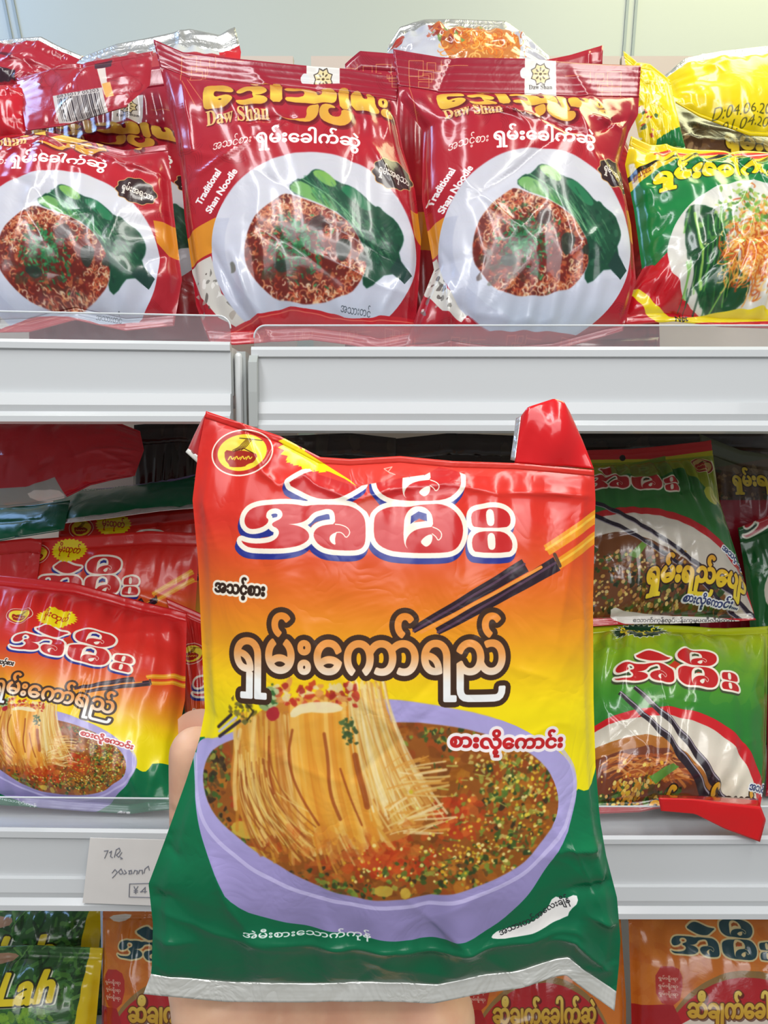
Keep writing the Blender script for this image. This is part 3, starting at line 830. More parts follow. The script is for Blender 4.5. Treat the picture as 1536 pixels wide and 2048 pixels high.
# ---------------------------------------------------------------- yellow and green pack
def art_yellow(scale=1.9):
    c = Canvas(1240, 262, 1660, 664, scale, (22, 126, 62))
    rng = np.random.default_rng(4)
    c.fill(np.array([(1240, 262), (1660, 262), (1660, 338), (1240, 362)]), (246, 214, 14))
    c.fill(smooth(np.array([(1240, 362), (1272, 350), (1340, 340), (1660, 336), (1660, 346), (1340, 350), (1240, 374)]), 0), (34, 34, 22))
    c.fill(np.array([(1240, 372), (1300, 352), (1340, 347), (1380, 346), (1310, 362), (1240, 394)]), (236, 200, 40))
    c.text('အသင့်စား', (1262, 352, 1290, 374), (150, 70, 20), rot=-14, bold=.3)
    for k in range(3): c.line(smooth([(1302, 312 + 8 * k), (1330, 308 + 7 * k), (1390, 312 + 5 * k), (1450, 306 + 6 * k), (1560, 312)], 2, False), 7, (214, 60, 44) if k % 2 == 0 else (240, 230, 220))
    c.fill(np.array([(1240, 560), (1320, 520), (1420, 590), (1660, 620), (1660, 664), (1240, 664)]), (186, 22, 34))
    c.fill(np.array([(1240, 480), (1300, 548), (1330, 520), (1330, 500), (1280, 540)]), (22, 112, 58))
    c.text('ရှမ်းခေါက်ဆွဲ', (1298, 358, 1560, 414), (252, 224, 20), bold=2.6, outs=[(2.0, (30, 60, 20))])
    c.fill(ell(1462, 528, 142, 116, 80), (216, 214, 206))
    c.fill(smooth([(1345, 470), (1360, 450), (1390, 460), (1420, 500), (1440, 560), (1480, 600), (1470, 630), (1420, 640), (1380, 610), (1352, 540)], 1), (22, 74, 40))
    for _ in range(80):
        x = rng.uniform(1350, 1430); y = rng.uniform(455, 610); l = rng.uniform(15, 50)
        c.line([(x, y), (x + rng.normal(4, 6), y + l)], rng.uniform(1, 4), [(60,140,60),(110,176,70),(18,56,34),(30,96,50)][rng.integers(4)], .7)
    c.line(smooth([(1364, 470), (1374, 520), (1386, 600)], 2, False), 5, (150, 196, 90)); c.line(smooth([(1430, 545), (1438, 580), (1420, 620), (1412, 640)], 2, False), 3, (130, 180, 80))
    m = c.cover([ell(1462, 528, 140, 114, 80)]); k0 = np.zeros((c.h, c.w)); k0[m[1]:m[3], m[0]:m[2]] = m[4]; c.clip = k0
    for _ in range(900):
        x, y = rng.normal(1500, 46), rng.normal(535, 34)
        if x < 1415: continue
        r = rng.uniform(4, 14)
        c.line(ell(x, y, r, r * .6, 10, rng.uniform(0, 360), 0, rng.uniform(90, 260)), rng.uniform(1.5, 3), [(232,142,40),(242,176,70),(204,96,30),(246,204,120),(186,70,24)][rng.integers(5)], .85)
    for _ in range(130): c.fill(blob(rng, rng.normal(1470, 34), rng.normal(470, 24), rng.uniform(3, 9)), [(110,160,60),(70,126,50),(214,150,60),(160,190,90)][rng.integers(4)], .85)
    c.clip = None
    c.blur(ell(1462, 528, 141, 115), .8, .7)
    c.fill(smooth(np.array([(1255, 572), (1275, 590), (1310, 620), (1350, 634), (1440, 630), (1660, 622), (1660, 640), (1440, 644), (1350, 646), (1300, 640), (1262, 600)]), 1), (230, 206, 30))
    c.text('Net', (1352, 628, 1376, 642), (40, 30, 10), rot=-4, bold=.4)
    return c


def art_yellow_back(scale=1.6):
    c = Canvas(1320, 80, 1640, 285, scale, (238, 212, 12))
    c.fill(smooth([(1390, 118), (1420, 108), (1450, 120), (1430, 128), (1395, 130)], 1), (236, 200, 160))
    c.fill(smooth([(1490, 105), (1540, 98), (1640, 98), (1640, 110), (1510, 112)], 1), (200, 60, 40))
    c.fill(np.array([(1320, 80), (1400, 80), (1362, 140), (1320, 150)]), (190, 200, 170))
    c.text('D:04.06.2024', (1424, 226, 1556, 242), (96, 90, 14), rot=0)
    c.text('01.04.2025', (1446, 246, 1556, 259), (96, 90, 14))
    return c


def art_yellow_side(scale=1.6):
    c = Canvas(1235, 90, 1420, 320, scale, (240, 216, 16))
    c.fill(np.array([(1310, 285), (1370, 252), (1420, 262), (1420, 320), (1310, 320)]), (24, 120, 60))
    rng = np.random.default_rng(8)
    for _ in range(26): c.fill(blob(rng, rng.uniform(1265, 1310), rng.uniform(180, 280), rng.uniform(4, 12), 6), [(236,232,210),(190,50,40),(60,100,50),(244,224,120)][rng.integers(4)], .9)
    for _ in range(14): c.fill(blob(rng, rng.uniform(1285, 1330), rng.uniform(170, 230), rng.uniform(5, 14), 6), (250, 244, 190), .9)
    return c


# ---------------------------------------------------------------- green pack with chopsticks
def dark_text(c, t, box, **k): c.text(t, box, (46, 58, 110), bold=.6, outs=[(2.6, (236, 236, 236))], **k)


def art_green(scale=1.9):
    c = Canvas(1150, 1225, 1560, 1700, scale, (44, 126, 48))
    rng = np.random.default_rng(21)
    c.fill(np.array([(1150, 1225), (1560, 1225), (1560, 1700), (1150, 1700)]), vgrad([(1230, (170, 176, 24)), (1290, (168, 184, 26)), (1340, (122, 168, 34)), (1400, (70, 144, 44)), (1460, (44, 126, 46)), (1600, (36, 118, 44))]))
    for _ in range(40): c.fill(blob(rng, rng.uniform(1180, 1530), rng.uniform(1290, 1420), rng.uniform(20, 60)), [(150,186,40),(60,130,44),(100,160,44)][rng.integers(3)], .12)
    c.fill(ell(1290, 1690, 262, 246, 100), (204, 30, 36)); c.fill(ell(1280, 1692, 252, 232, 100), vgrad([(1455, (196, 188, 172)), (1530, (232, 224, 206)), (1620, (228, 216, 194))]))
    c.fill(smooth([(1150, 1520), (1215, 1500), (1290, 1494), (1340, 1520), (1390, 1560), (1430, 1600), (1440, 1640), (1150, 1660)], 1), (176, 110, 44))
    c.fill(smooth([(1150, 1540), (1230, 1520), (1300, 1515), (1350, 1545), (1400, 1590), (1420, 1640), (1150, 1660)], 1), (120, 62, 40))
    for _ in range(80):
        x, y = rng.uniform(1190, 1330), rng.uniform(1535, 1575)
        c.line(smooth([(x, y), (x + 20, y - rng.uniform(4, 14)), (x + rng.uniform(36, 60), y + rng.uniform(-4, 10))], 1, False), rng.uniform(1.5, 4), [(206,126,56),(226,160,90),(170,84,36)][rng.integers(3)], .8)
    for _ in range(170):
        x = rng.uniform(1185, 1420); y = 1640 - rng.uniform(0, 70) * (1 - abs(x - 1290) / 240)
        c.fill(blob(rng, x, y, rng.uniform(5, 15)), [(40,76,34),(70,110,44),(30,52,26),(100,136,60),(86,66,34)][rng.integers(5)], .9)
    dots(c, rng, 110, lambda r: (r.normal(1255, 28), r.normal(1585, 18)), 2, 5, [(226,174,60),(206,140,44),(240,206,110)], .95)
    c.fill(np.array([(1285, 1568), (1330, 1545), (1342, 1550), (1300, 1580)]), (96, 150, 60))
    for a, b in (((1222, 1412), (1420, 1610)), ((1250, 1403), (1446, 1608))):
        a = np.array(a, float); b = np.array(b, float); d = (b - a) / np.linalg.norm(b - a); n_ = np.array((-d[1], d[0]))
        c.fill(np.array([a + n_ * 4, b + n_ * 8, b - n_ * 8, a - n_ * 4]), (44, 32, 40)); c.line([a - n_ * 2, b - n_ * 6], 2, (170, 160, 170))
    c.text('ရှမ်းရည်ပျော်', (1300, 1580, 1510, 1650), (232, 168, 40), bold=2.2, outs=[(2.4, (44, 22, 14))])
    dark_text(c, 'အသင့်စား', (1489, 1570, 1552, 1592))
    burst(c, 1277, 1270, 64, 24, (226, 230, 216), (20, 60, 36), n=30, k=.8); c.fill(star(1277, 1270, 58, 21, 30, .84), (22, 58, 36))
    c.text('မိုးထုတ်', (1238, 1256, 1312, 1284), (232, 208, 40), bold=.7)
    brand(c, np.array([[.455, 0.0, 1211 - .455 * 482], [.040, .43, 1396 - .43 * 1115 - .040 * 482]]), red=(200, 36, 38), navy=(66, 78, 50), rimw=9, sw=.47)
    c.fill(np.array([(1150, 1612), (1330, 1612), (1400, 1612), (1560, 1640), (1560, 1700), (1150, 1700)]), (206, 28, 34))
    c.fill(np.array([(1320, 1618), (1350, 1622), (1348, 1650), (1322, 1646)]), (60, 30, 36))
    return c


def art_green_upper(scale=1.9):
    c = Canvas(1150, 870, 1545, 1275, scale, (42, 112, 48))
    rng = np.random.default_rng(22)
    c.fill(np.array([(1150, 870), (1440, 870), (1450, 1060), (1150, 960)]), (146, 160, 36))
    c.fill(smooth([(1150, 975), (1260, 955), (1330, 940), (1390, 980), (1450, 1040), (1545, 1100), (1545, 1275), (1150, 1275)], 1), (44, 112, 50))
    c.fill(np.array([(1150, 900), (1300, 898), (1440, 880), (1440, 910), (1300, 922), (1150, 928)]), (196, 186, 30))
    c.fill(np.array([(1150, 870), (1545, 870), (1545, 892), (1430, 900), (1300, 918), (1150, 920)]), (206, 36, 44))
    c.fill(ell(1245, 916, 6, 6), (30, 16, 18))
    emblem(c, 1398, 938, 25, 19, (206, 176, 110), (150, 40, 30))
    c.fill(smooth([(1392, 990), (1415, 985), (1425, 1010), (1418, 1026), (1398, 1018)], 1), (196, 200, 70))
    brand(c, np.array([[.34, .0, 1345 - .34 * 1030], [0.02, .33, 1006 - .33 * 1110 - .02 * 1030]]), red=(196, 34, 44), navy=(60, 70, 44), rimw=9, sw=.36, shadow=False)
    c.fill(np.array([(1215, 938), (1330, 912), (1335, 962), (1292, 972), (1215, 962)]), (112, 138, 44), .9)
    c.fill(ell(1230, 1290, 300, 254, 100, 0), (180, 30, 36)); c.fill(ell(1224, 1292, 294, 244, 100), vgrad([(1050, (206, 198, 184)), (1200, (196, 186, 170))]))
    c.fill(smooth([(1150, 1100), (1200, 1080), (1260, 1090), (1340, 1130), (1420, 1180), (1470, 1230), (1480, 1275), (1150, 1275)], 1), (110, 64, 34))
    for _ in range(300):
        t = rng.random(); x = 1155 + 300 * t; y = rng.uniform(1100 + 90 * t, 1250)
        c.fill(blob(rng, x, y, rng.uniform(4, 13)), [(44,72,32),(74,100,40),(90,60,34),(130,84,44),(34,44,24),(60,92,40)][rng.integers(6)], .85)
    dots(c, rng, 200, lambda r: (r.uniform(1170, 1350), r.uniform(1120, 1230)), 2, 4.6, [(196,160,90),(176,126,60),(222,190,120)], .9)
    c.fill(np.array([(1240, 1128), (1270, 1100), (1280, 1104), (1256, 1136)]), (110, 150, 60))
    for a, b in (((1180, 1018), (1520, 1240)), ((1180, 1045), (1500, 1250))):
        c.line([a, b], 8, (40, 30, 44)); c.line([(a[0], a[1] + 4), (b[0], b[1] + 4)], 1.6, (150, 140, 150))
    yel = vgrad([(1120, (214, 148, 40)), (1170, (236, 196, 40)), (1200, (240, 214, 50))])
    c.text('ရှမ်းရည်ပျော်', (1280, 1128, 1490, 1200), yel, bold=2.4, outs=[(2.6, (50, 24, 20))], rot=3, arch=.12)
    dark_text(c, 'စားလို့ကောင်း....', (1356, 1198, 1472, 1224), rot=5)
    dark_text(c, 'အသင့်စား', (1424, 1112, 1488, 1134), rot=28)
    c.fill(np.array([(1150, 1236), (1545, 1236), (1545, 1275), (1150, 1275)]), (190, 26, 36))
    c.fill(smooth([(1215, 1218), (1250, 1228), (1480, 1236), (1478, 1252), (1260, 1250), (1222, 1240)], 1), (226, 220, 212))
    c.text('သောက်ကုန်လုပ်ငန်းကုမ္ပဏီလီမိတက်', (1266, 1234, 1470, 1248), (50, 46, 46), bold=.2)
    return c


def art_green_side(scale=1.6):
    c = Canvas(1465, 1000, 1640, 1290, scale, (30, 92, 44))
    c.fill(np.array([(1465, 1000), (1640, 1000), (1640, 1030), (1520, 1044), (1465, 1060)]), (84, 104, 34))
    brand(c, np.array([[.42, .02, 1484 - .42 * 482 - .02 * 1110], [-.22, .5, 1086 - .5 * 1105 + .22 * 482]]), red=(190, 36, 46), navy=(40, 60, 44), rimw=9, sw=.45, shadow=False)
    c.fill(ell(1640, 1180, 120, 90), (206, 196, 180))
    return c


def art_brown(scale=1.6):
    c = Canvas(1400, 860, 1640, 1100, scale, (86, 60, 44))
    rng = np.random.default_rng(31)
    for _ in range(260): c.fill(blob(rng, rng.uniform(1400, 1640), rng.uniform(930, 1030), rng.uniform(3, 12)), [(110,80,50),(60,40,32),(150,120,84),(50,56,34)][rng.integers(4)], .8)
    c.fill(np.array([(1400, 860), (1640, 860), (1640, 900), (1400, 940)]), (52, 70, 42))
    c.fill(ell(1500, 990, 260, 106, 60, 18, 180, 320), (120, 110, 92), .5)
    c.text('ရှမ်းရည်ပျော်', (1458, 936, 1620, 988), (222, 190, 50), bold=1.7, outs=[(2, (40, 20, 18))])
    c.fill(np.array([(1400, 1000), (1640, 1000), (1640, 1100), (1400, 1100)]), (160, 24, 44))
    return c


# ---------------------------------------------------------------- tea leaf pack and orange pack
def art_leaf(top=False, scale=1.9):
    c = Canvas(-80, 1800, 215, 2110, scale, (46, 88, 40))
    rng = np.random.default_rng(41)
    for _ in range(700):
        x, y = rng.uniform(-80, 215), rng.uniform(1800, 2110); a = rng.uniform(0, PI); l = rng.uniform(8, 36)
        c.line(smooth([(x, y), (x + l * .5 * math.cos(a) + rng.normal(0, 4), y + l * .5 * math.sin(a)), (x + l * math.cos(a), y + l * math.sin(a))], 1, False), rng.uniform(2, 9), [(58,112,46),(36,72,34),(86,140,58),(28,52,28),(110,160,76),(70,120,66)][rng.integers(6)], .7)
    for _ in range(30): c.fill(blob(rng, rng.normal(60, 30), rng.normal(2030, 14), rng.uniform(6, 18)), (130, 170, 50), .6)
    c.text('\U0001D413\U0001D41E\U0001D41A \U0001D40B\U0001D41E\U0001D41A\U0001D41F', (-60, 1826, 40, 1842), (190, 120, 96), rot=-4) if False else None
    yb = 1940
    c.text('Lah', (22, 1938, 124, 1994), (232, 204, 36), bold=3.2, slant=.25, rot=-3, outs=[(3.4, (40, 44, 16))], shadow=(5, 3, (236, 232, 214), .9, 1.0))
    c.fill(np.array([(180, 1894), (206, 1895), (186, 2110), (152, 2110)]), (226, 196, 28))
    c.fill(smooth([(-40, 1912), (10, 1904), (40, 1908), (30, 1922), (-40, 1928)], 1), (176, 130, 104), .9)
    return c


def art_orange(scale=1.9):
    c = Canvas(1240, 1790, 1640, 2120, scale, (212, 118, 40))
    rng = np.random.default_rng(51)
    for _ in range(120): c.fill(blob(rng, rng.uniform(1240, 1640), rng.uniform(1800, 2000), rng.uniform(10, 40)), [(226,140,60),(196,96,34),(214,126,50)][rng.integers(3)], .3)
    c.fill(ell(1470, 2120, 170, 190, 80), (150, 116, 66)); c.fill(ell(1470, 2125, 168, 182, 80), (184, 34, 40))
    c.fill(np.array([(1240, 2010), (1330, 1996), (1360, 2060), (1360, 2120), (1240, 2120)]), (170, 30, 36))
    c.fill(ell(1450, 2120, 150, 118, 80), (222, 206, 190))
    c.fill(smooth([(1300, 1926), (1340, 1922), (1352, 1950), (1340, 2000), (1302, 1996)], 1), (186, 50, 44))
    for k in range(3): c.text('ရှမ်းရိုးရာ', (1306, 1942 + k * 15, 1340, 1954 + k * 15), (226, 190, 170), bold=.2)
    brand(c, np.array([[.385, 0, 1329 - .385 * 487], [.02, .40, 1906 - .40 * 1110 - .02 * 487]]), red=(34, 70, 78), navy=(170, 90, 40), rim=(226, 204, 150), rimw=8, sw=.42, shadow=False)
    c.fill(smooth([(1300, 1824), (1320, 1836), (1346, 1830), (1350, 1818)], 1), (226, 214, 200))
    gold = vgrad([(1970, (236, 206, 100)), (2010, (206, 160, 50)), (2050, (196, 146, 44))])
    c.text('ဆီချက်ခေါက်ဆွဲ', (1358, 1970, 1590, 2044), gold, bold=1.9, outs=[(2.2, (110, 60, 20))], shadow=(3, 3, (60, 20, 10), .6, 2))
    return c


def art_back(scale=1.6):
    """back of a red pack with a bar code"""
    c = Canvas(20, 80, 350, 270, scale, (168, 34, 50))
    rng = np.random.default_rng(61)
    for i in range(30):
        x, y = rng.uniform(20, 350), rng.uniform(80, 270)
        for k in range(3): c.line(ell(x, y, 30 - k * 6, 20 - k * 5, 12, rng.uniform(0, 360), 0, 130), 1.2, (124, 16, 34), .5)
    old = c.M
    a = math.radians(-9); ca, sa = math.cos(a), math.sin(a)
    c.M = np.array([[ca, -sa, 164 - ca * 164 + sa * 215], [sa, ca, 215 - sa * 164 - ca * 215]])
    c.fill(np.array([(114, 194), (214, 194), (214, 240), (114, 240)]), (206, 196, 190))
    x = 122
    while x < 206:
        w = rng.uniform(.8, 3.2); c.fill(np.array([(x, 202), (x + w, 202), (x + w, 238), (x, 238)]), (50, 40, 46)); x += w + rng.uniform(1, 2.8)
    c.text('8835017 05203', (122, 194.5, 206, 200.5), (60, 46, 50))
    c.M = old
    c.fill(np.array([(190, 128), (224, 120), (226, 140), (194, 146)]), (70, 36, 50))
    c.fill(np.array([(198, 146), (214, 142), (224, 196), (214, 200)]), (222, 206, 196))
    c.fill(np.array([(210, 180), (226, 176), (232, 200), (216, 204)]), (230, 170, 90))
    return c


def art_noodle_top(scale=1.6):
    """end of a lying pack: silver rim, pale bowl and orange noodles"""
    c = Canvas(765, 30, 1110, 170, scale, (196, 196, 204))
    rng = np.random.default_rng(71)
    c.fill(smooth([(770, 100), (785, 72), (812, 78), (800, 110)], 1), (176, 60, 50))
    c.fill(smooth([(855, 60), (900, 52), (960, 58), (1010, 66), (1040, 100), (1030, 170), (910, 170), (880, 110)], 1), (196, 120, 60))
    for _ in range(170):
        x, y = rng.normal(960, 40), rng.normal(100, 20); r = rng.uniform(4, 12)
        c.line(ell(x, y, r, r * .6, 9, rng.uniform(0, 360), 0, 200), rng.uniform(1.2, 3), [(232,150,60),(244,190,110),(196,90,40),(226,120,40)][rng.integers(4)], .8)
    for _ in range(40): c.fill(blob(rng, rng.normal(890, 20), rng.normal(80, 14), rng.uniform(4, 12)), [(150,60,50),(190,90,60),(110,150,80)][rng.integers(3)], .8)
    for _ in range(16): c.fill(blob(rng, rng.normal(930, 20), rng.normal(66, 6), rng.uniform(3, 8)), (140, 160, 80), .8)
    return c


def art_silver_end(scale=1.5):
    """foil end of a lying pack with a red corner"""
    c = Canvas(60, 40, 500, 220, scale, (206, 206, 204))
    c.fill(np.array([(400, 40), (500, 40), (500, 220), (452, 220), (440, 100), (420, 72)]), (206, 44, 52))
    c.fill(np.array([(60, 140), (160, 130), (300, 128), (452, 122), (460, 220), (60, 220)]), (178, 60, 66))
    c.fill(np.array([(150, 122), (300, 84), (440, 76), (440, 96), (300, 106), (150, 140)]), (226, 212, 190))
    return c


def art_end(scale=1.5):
    """plain red pack end turned over, with a pale foot"""
    c = Canvas(-90, 820, 310, 1040, scale, (196, 26, 42))
    c.fill(np.array([(-90, 988), (60, 980), (120, 962), (136, 1000), (60, 1012), (-90, 1040)]), (170, 172, 168))
    c.fill(smooth([(60, 988), (120, 982), (134, 994), (110, 1004), (66, 1002)], 1), (236, 232, 226))
    return c


def art_plain_red(scale=1.0):
    c = Canvas(-100, 60, 180, 300, scale, (172, 34, 52))
    for k in range(5): c.line([(-60, 112 + 4 * k), (-20 + 10 * k, 118), (30, 120 + 3 * k)], 3, (90, 20, 40), .7)
    c.fill(np.array([(-60, 150), (36, 150), (34, 166), (-60, 172)]), (60, 36, 48))
    return c


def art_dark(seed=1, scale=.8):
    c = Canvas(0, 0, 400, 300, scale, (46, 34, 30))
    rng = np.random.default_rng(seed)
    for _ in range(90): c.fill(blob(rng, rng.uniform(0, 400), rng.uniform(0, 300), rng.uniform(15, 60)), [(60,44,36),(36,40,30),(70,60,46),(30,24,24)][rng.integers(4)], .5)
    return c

# ------------------------------------------------------------------ printed films
FILM = {}
def film_of(key, fn, **k):
    if key not in FILM:
        c = fn(); FILM[key] = (film('film_' + key, c.image('print_' + key), **k), c)
    return FILM[key]


FOIL = plain('silver_foil', (236, 234, 228), 0.30, .85, (60, 0.6, 0.003, 3, 0.6, 'ridge', 1.2))
HEM = plain('silver_hem', (240, 239, 232), 0.30, .45, (46, 0.7, 0.004, 3, 0.6, 'ridge', 1.2), coat=.4)
FILM_BACK = plain('film_inside', (190, 190, 186), 0.3, 0.6, (50, 0.4, 0.002, 3, 0.6, 'ridge', 1.0))


def resample(P, n):
    P = np.asarray(P, float)
    d = np.concatenate([[0], np.cumsum(np.hypot(*np.diff(P, axis=0).T))]); d /= d[-1]
    t = np.linspace(0, 1, n)
    return np.stack([np.interp(t, d, P[:, 0]), np.interp(t, d, P[:, 1])], 1)


def grid_faces(nu, nv, flip=False):
    F_ = []
    for j in range(nv - 1):
        for i in range(nu - 1):
            a = j * nu + i
            q = (a, a + nu, a + nu + 1, a + 1)
            F_.append(q[::-1] if flip else q)
    return F_


def pouch(name, label, cat, art, top, right, bottom, left, Y, thick=0.022, seals=(0.07, 0.05), nu=70, nv=90, seed=0,
          artmap=None, depth=None, creases=14, camp=0.0032, group=None, back_mat=None, lean=None, seal_mats=(None, None),
          puckers=1.0, power=(2.4, .62), backf=0.55, xcreases=(), mat=None, hole=None, crimpa=.0005):
    """a sealed plastic pack. top, right, bottom, left: outline seen in the photo (each from its first to its last
    corner: top and bottom run left to right, left and right run downward); Y: distances at TL, TR, BR, BL."""
    m, cv = (art if art else (mat, None))
    T, B = resample(top, nu), resample(bottom, nu)
    L, R = resample(left, nv), resample(right, nv)
    u = np.linspace(0, 1, nu)[None, :, None]; v = np.linspace(0, 1, nv)[:, None, None]
    P = (1 - v) * T[None] + v * B[None] + (1 - u) * L[:, None] + u * R[:, None] \
        - ((1 - u) * (1 - v) * T[0] + u * (1 - v) * T[-1] + u * v * B[-1] + (1 - u) * v * B[0])
    U, V = np.meshgrid(np.linspace(0, 1, nu), np.linspace(0, 1, nv))
    D = (1 - V) * ((1 - U) * Y[0] + U * Y[1]) + V * ((1 - U) * Y[3] + U * Y[2])
    rng = np.random.default_rng(seed + 100)
    # how far each point swells towards the front
    s0, s1 = seals
    vv = np.clip((V - s0) / (1 - s0 - s1), 0, 1)
    pil = (np.clip(1 - np.abs(2 * U - 1) ** power[0], 0, 1) * np.clip(1 - np.abs(2 * vv - 1) ** power[0], 0, 1)) ** power[1]
    n = thick * pil
    W = np.linalg.norm(at(*T[-1], Y[1]) - at(*T[0], Y[0]))
    H = np.linalg.norm(at(*L[-1], Y[3]) - at(*L[0], Y[0]))
    # gathers running away from the seals
    for sgn, vd in ((0, vv), (1, 1 - vv)):
        for k in range(9):
            f = rng.uniform(3, 13); ph = rng.uniform(0, 2 * PI); dec = rng.uniform(4, 11); sk = rng.uniform(-4, 4)
            n += puckers * thick * 0.045 * np.sin(2 * PI * (f * U + ph + sk * vd * .5)) * np.exp(-vd * dec) * np.minimum(1, vd * 14) * (0.3 + np.minimum(1, 6 * U * (1 - U)))
    for k in range(5):                             # gathers along the sides
        f = rng.uniform(3, 9); ph = rng.uniform(0, 1)
        for ud in (U, 1 - U):
            n += puckers * thick * 0.035 * np.sin(2 * PI * (f * V + ph)) * np.exp(-ud * 9) * np.minimum(1, ud * 12)
    # sharp creases of the film
    lines = [(*rng.uniform(.03, .97, 2), rng.uniform(0, PI), rng.uniform(.06, .26), rng.uniform(.4, 1) * camp * rng.choice((-1, 1)), rng.uniform(.012, .03)) for _ in range(creases)]
    lines = [(a - math.cos(t) * l, b - math.sin(t) * l, a + math.cos(t) * l, b + math.sin(t) * l, am, w) for a, b, t, l, am, w in lines] + list(xcreases)
    asp = H / W
    for a, b, c2, d2, am, w in lines:
        ax, ay, bx, by = a, b * asp, c2, d2 * asp
        dx, dy = bx - ax, by - ay; L2 = dx * dx + dy * dy
        tt = np.clip(((U - ax) * dx + (V * asp - ay) * dy) / L2, 0, 1)
        dist = np.hypot(U - ax - tt * dx, V * asp - ay - tt * dy)
        n += am * np.exp(-dist / w) * (0.4 + 0.6 * np.sin(PI * np.clip(tt, 0.02, .98)))
    n += camp * .35 * (vnoise(nv, nu, 22, rng, 3) - .5) * 2 * np.minimum(1, pil * 2)
    if depth is not None: D = D + depth(U, V)
    base = at(P[..., 0], P[..., 1], D)
    e1 = base[nv // 2, -1] - base[nv // 2, 0]; e2 = base[0, nu // 2] - base[-1, nu // 2]
    N = np.cross(e1, e2); N /= np.linalg.norm(N)
    if N[1] > 0: N = -N
    edge = np.minimum(1, 30 * U * (1 - U))
    FR = base + N * (n * np.minimum(1, edge + .0))[..., None]
    BK = base - N * (thick * backf * pil + 0.0007)[..., None]
    ap = P if artmap is None else artmap(P, U, V)
    UV = cv.uv(ap[..., 0], ap[..., 1]) if cv is not None else np.stack([U, 1 - V], -1)
    org = base[-1, nu // 2]
    root = empty(name, tuple(org), label, cat, group)
    j0 = max(1, int(round(s0 * (nv - 1)))); j1 = nv - 1 - max(1, int(round(s1 * (nv - 1))))
    crimp = crimpa * np.sin(np.arange(nv) * 2.2)[:, None, None] * N
    FRs = FR + crimp
    def part(pn, a, b, mt):
        h = b - a + 1
        mesh_obj(pn, FR[a:b + 1].reshape(-1, 3) if pn == 'front_panel' else np.vstack([FRs[a:b + 1].reshape(-1, 3), (FRs - N * 0.0009)[a:b + 1].reshape(-1, 3)]),
                 grid_faces(nu, h) if pn == 'front_panel' else seal_faces(nu, h), mt, root,
                 UV[a:b + 1].reshape(-1, 2) if pn == 'front_panel' else np.vstack([UV[a:b + 1].reshape(-1, 2)] * 2))
    part('front_panel', j0, j1, m)
    part('top_seal', 0, j0, seal_mats[0] or m)
    part('bottom_seal', j1, nv - 1, seal_mats[1] or m)
    # back of the pack, a coarser sheet that meets the front along the sides and seals
    q = 3
    iu = np.unique(np.r_[np.arange(0, nu, q), nu - 1]); jv = np.unique(np.r_[np.arange(j0, j1 + 1, q), j1])
    BK[:, 0] = FR[:, 0]; BK[:, -1] = FR[:, -1]; BK[j0] = FR[j0]; BK[j1] = FR[j1]
    S = BK[np.ix_(jv, iu)]
    mesh_obj('back_panel', S.reshape(-1, 3), grid_faces(len(iu), len(jv), True), back_mat or m, root, UV[np.ix_(jv, iu)].reshape(-1, 2))
    return root


def seal_faces(nu, h):
    F_ = grid_faces(nu, h)
    k = nu * h
    G = [tuple(i + k for i in f[::-1]) for f in F_]
    rim = []
    loop = [i for i in range(nu)] + [j * nu + nu - 1 for j in range(1, h)] + [(h - 1) * nu + i for i in range(nu - 2, -1, -1)] + [j * nu for j in range(h - 2, 0, -1)]
    for a, b in zip(loop, loop[1:] + loop[:1]): rim.append((a, b, b + k, a + k))
    return F_ + G + rim


def amap(pts_photo, pts_art):
    """affine map from photo position to print position through three point pairs"""
    A = np.array([[x, y, 1] for x, y in pts_photo], float); Bm = np.array(pts_art, float)
    Mx = np.linalg.lstsq(A, Bm, rcond=None)[0]
    return lambda P, U, V: np.concatenate([P, np.ones(P.shape[:-1] + (1,))], -1) @ Mx


# ------------------------------------------------------------------ setting: wall behind, seams
YW = 1.30
wall_m, nt_, bs_ = new_mat('wall_paint')
bs_.inputs['Base Color'].default_value = (*lin((186, 192, 184)), 1)
bs_.inputs['Roughness'].default_value = 0.45
bump(nt_, bs_, 60, 0.03, 0.002)
w = MB(); w.box(-2.4, 2.4, YW, YW + 0.05, 0, 2.9)
tag(w.build('wall_back', wall_m), 'pale wall behind the shelves', kind='structure')
seam_m = plain('seam', (150, 160, 160), 0.5)
for i, ((xa, ya), (xb, yb)) in enumerate((((8, 0), (25, 85)), ((1255, 0), (1246, 120)))):
    A, B = at(xa, ya, YW), at(xb, yb, YW)
    d = (A - B) / np.linalg.norm(A - B)
    A = A + d * 0.5; B = B - d * 0.55
    s = MB()
    for off in (0, 0.014):
        o_ = np.array((off, 0, 0))
        wv = np.array((0.0022, 0, 0)); yv = np.array((0, -0.003, 0))
        s.hexa([B + o_ - wv, B + o_ + wv, B + o_ + wv + np.array((0, -.003, 0)), B + o_ - wv + yv, A + o_ - wv, A + o_ + wv, A + o_ + wv + yv, A + o_ - wv + yv])
    tag(s.build('trim_%d' % (i + 1), seam_m), 'thin upright seam on the wall', kind='structure')
fl = MB(); fl.box(-2.4, 2.4, -2.0, YW, -0.05, 0)
tag(fl.build('floor', plain('floor_tiles', (150, 148, 142), 0.4, var=.06, vscale=3)), 'shop floor', kind='structure')

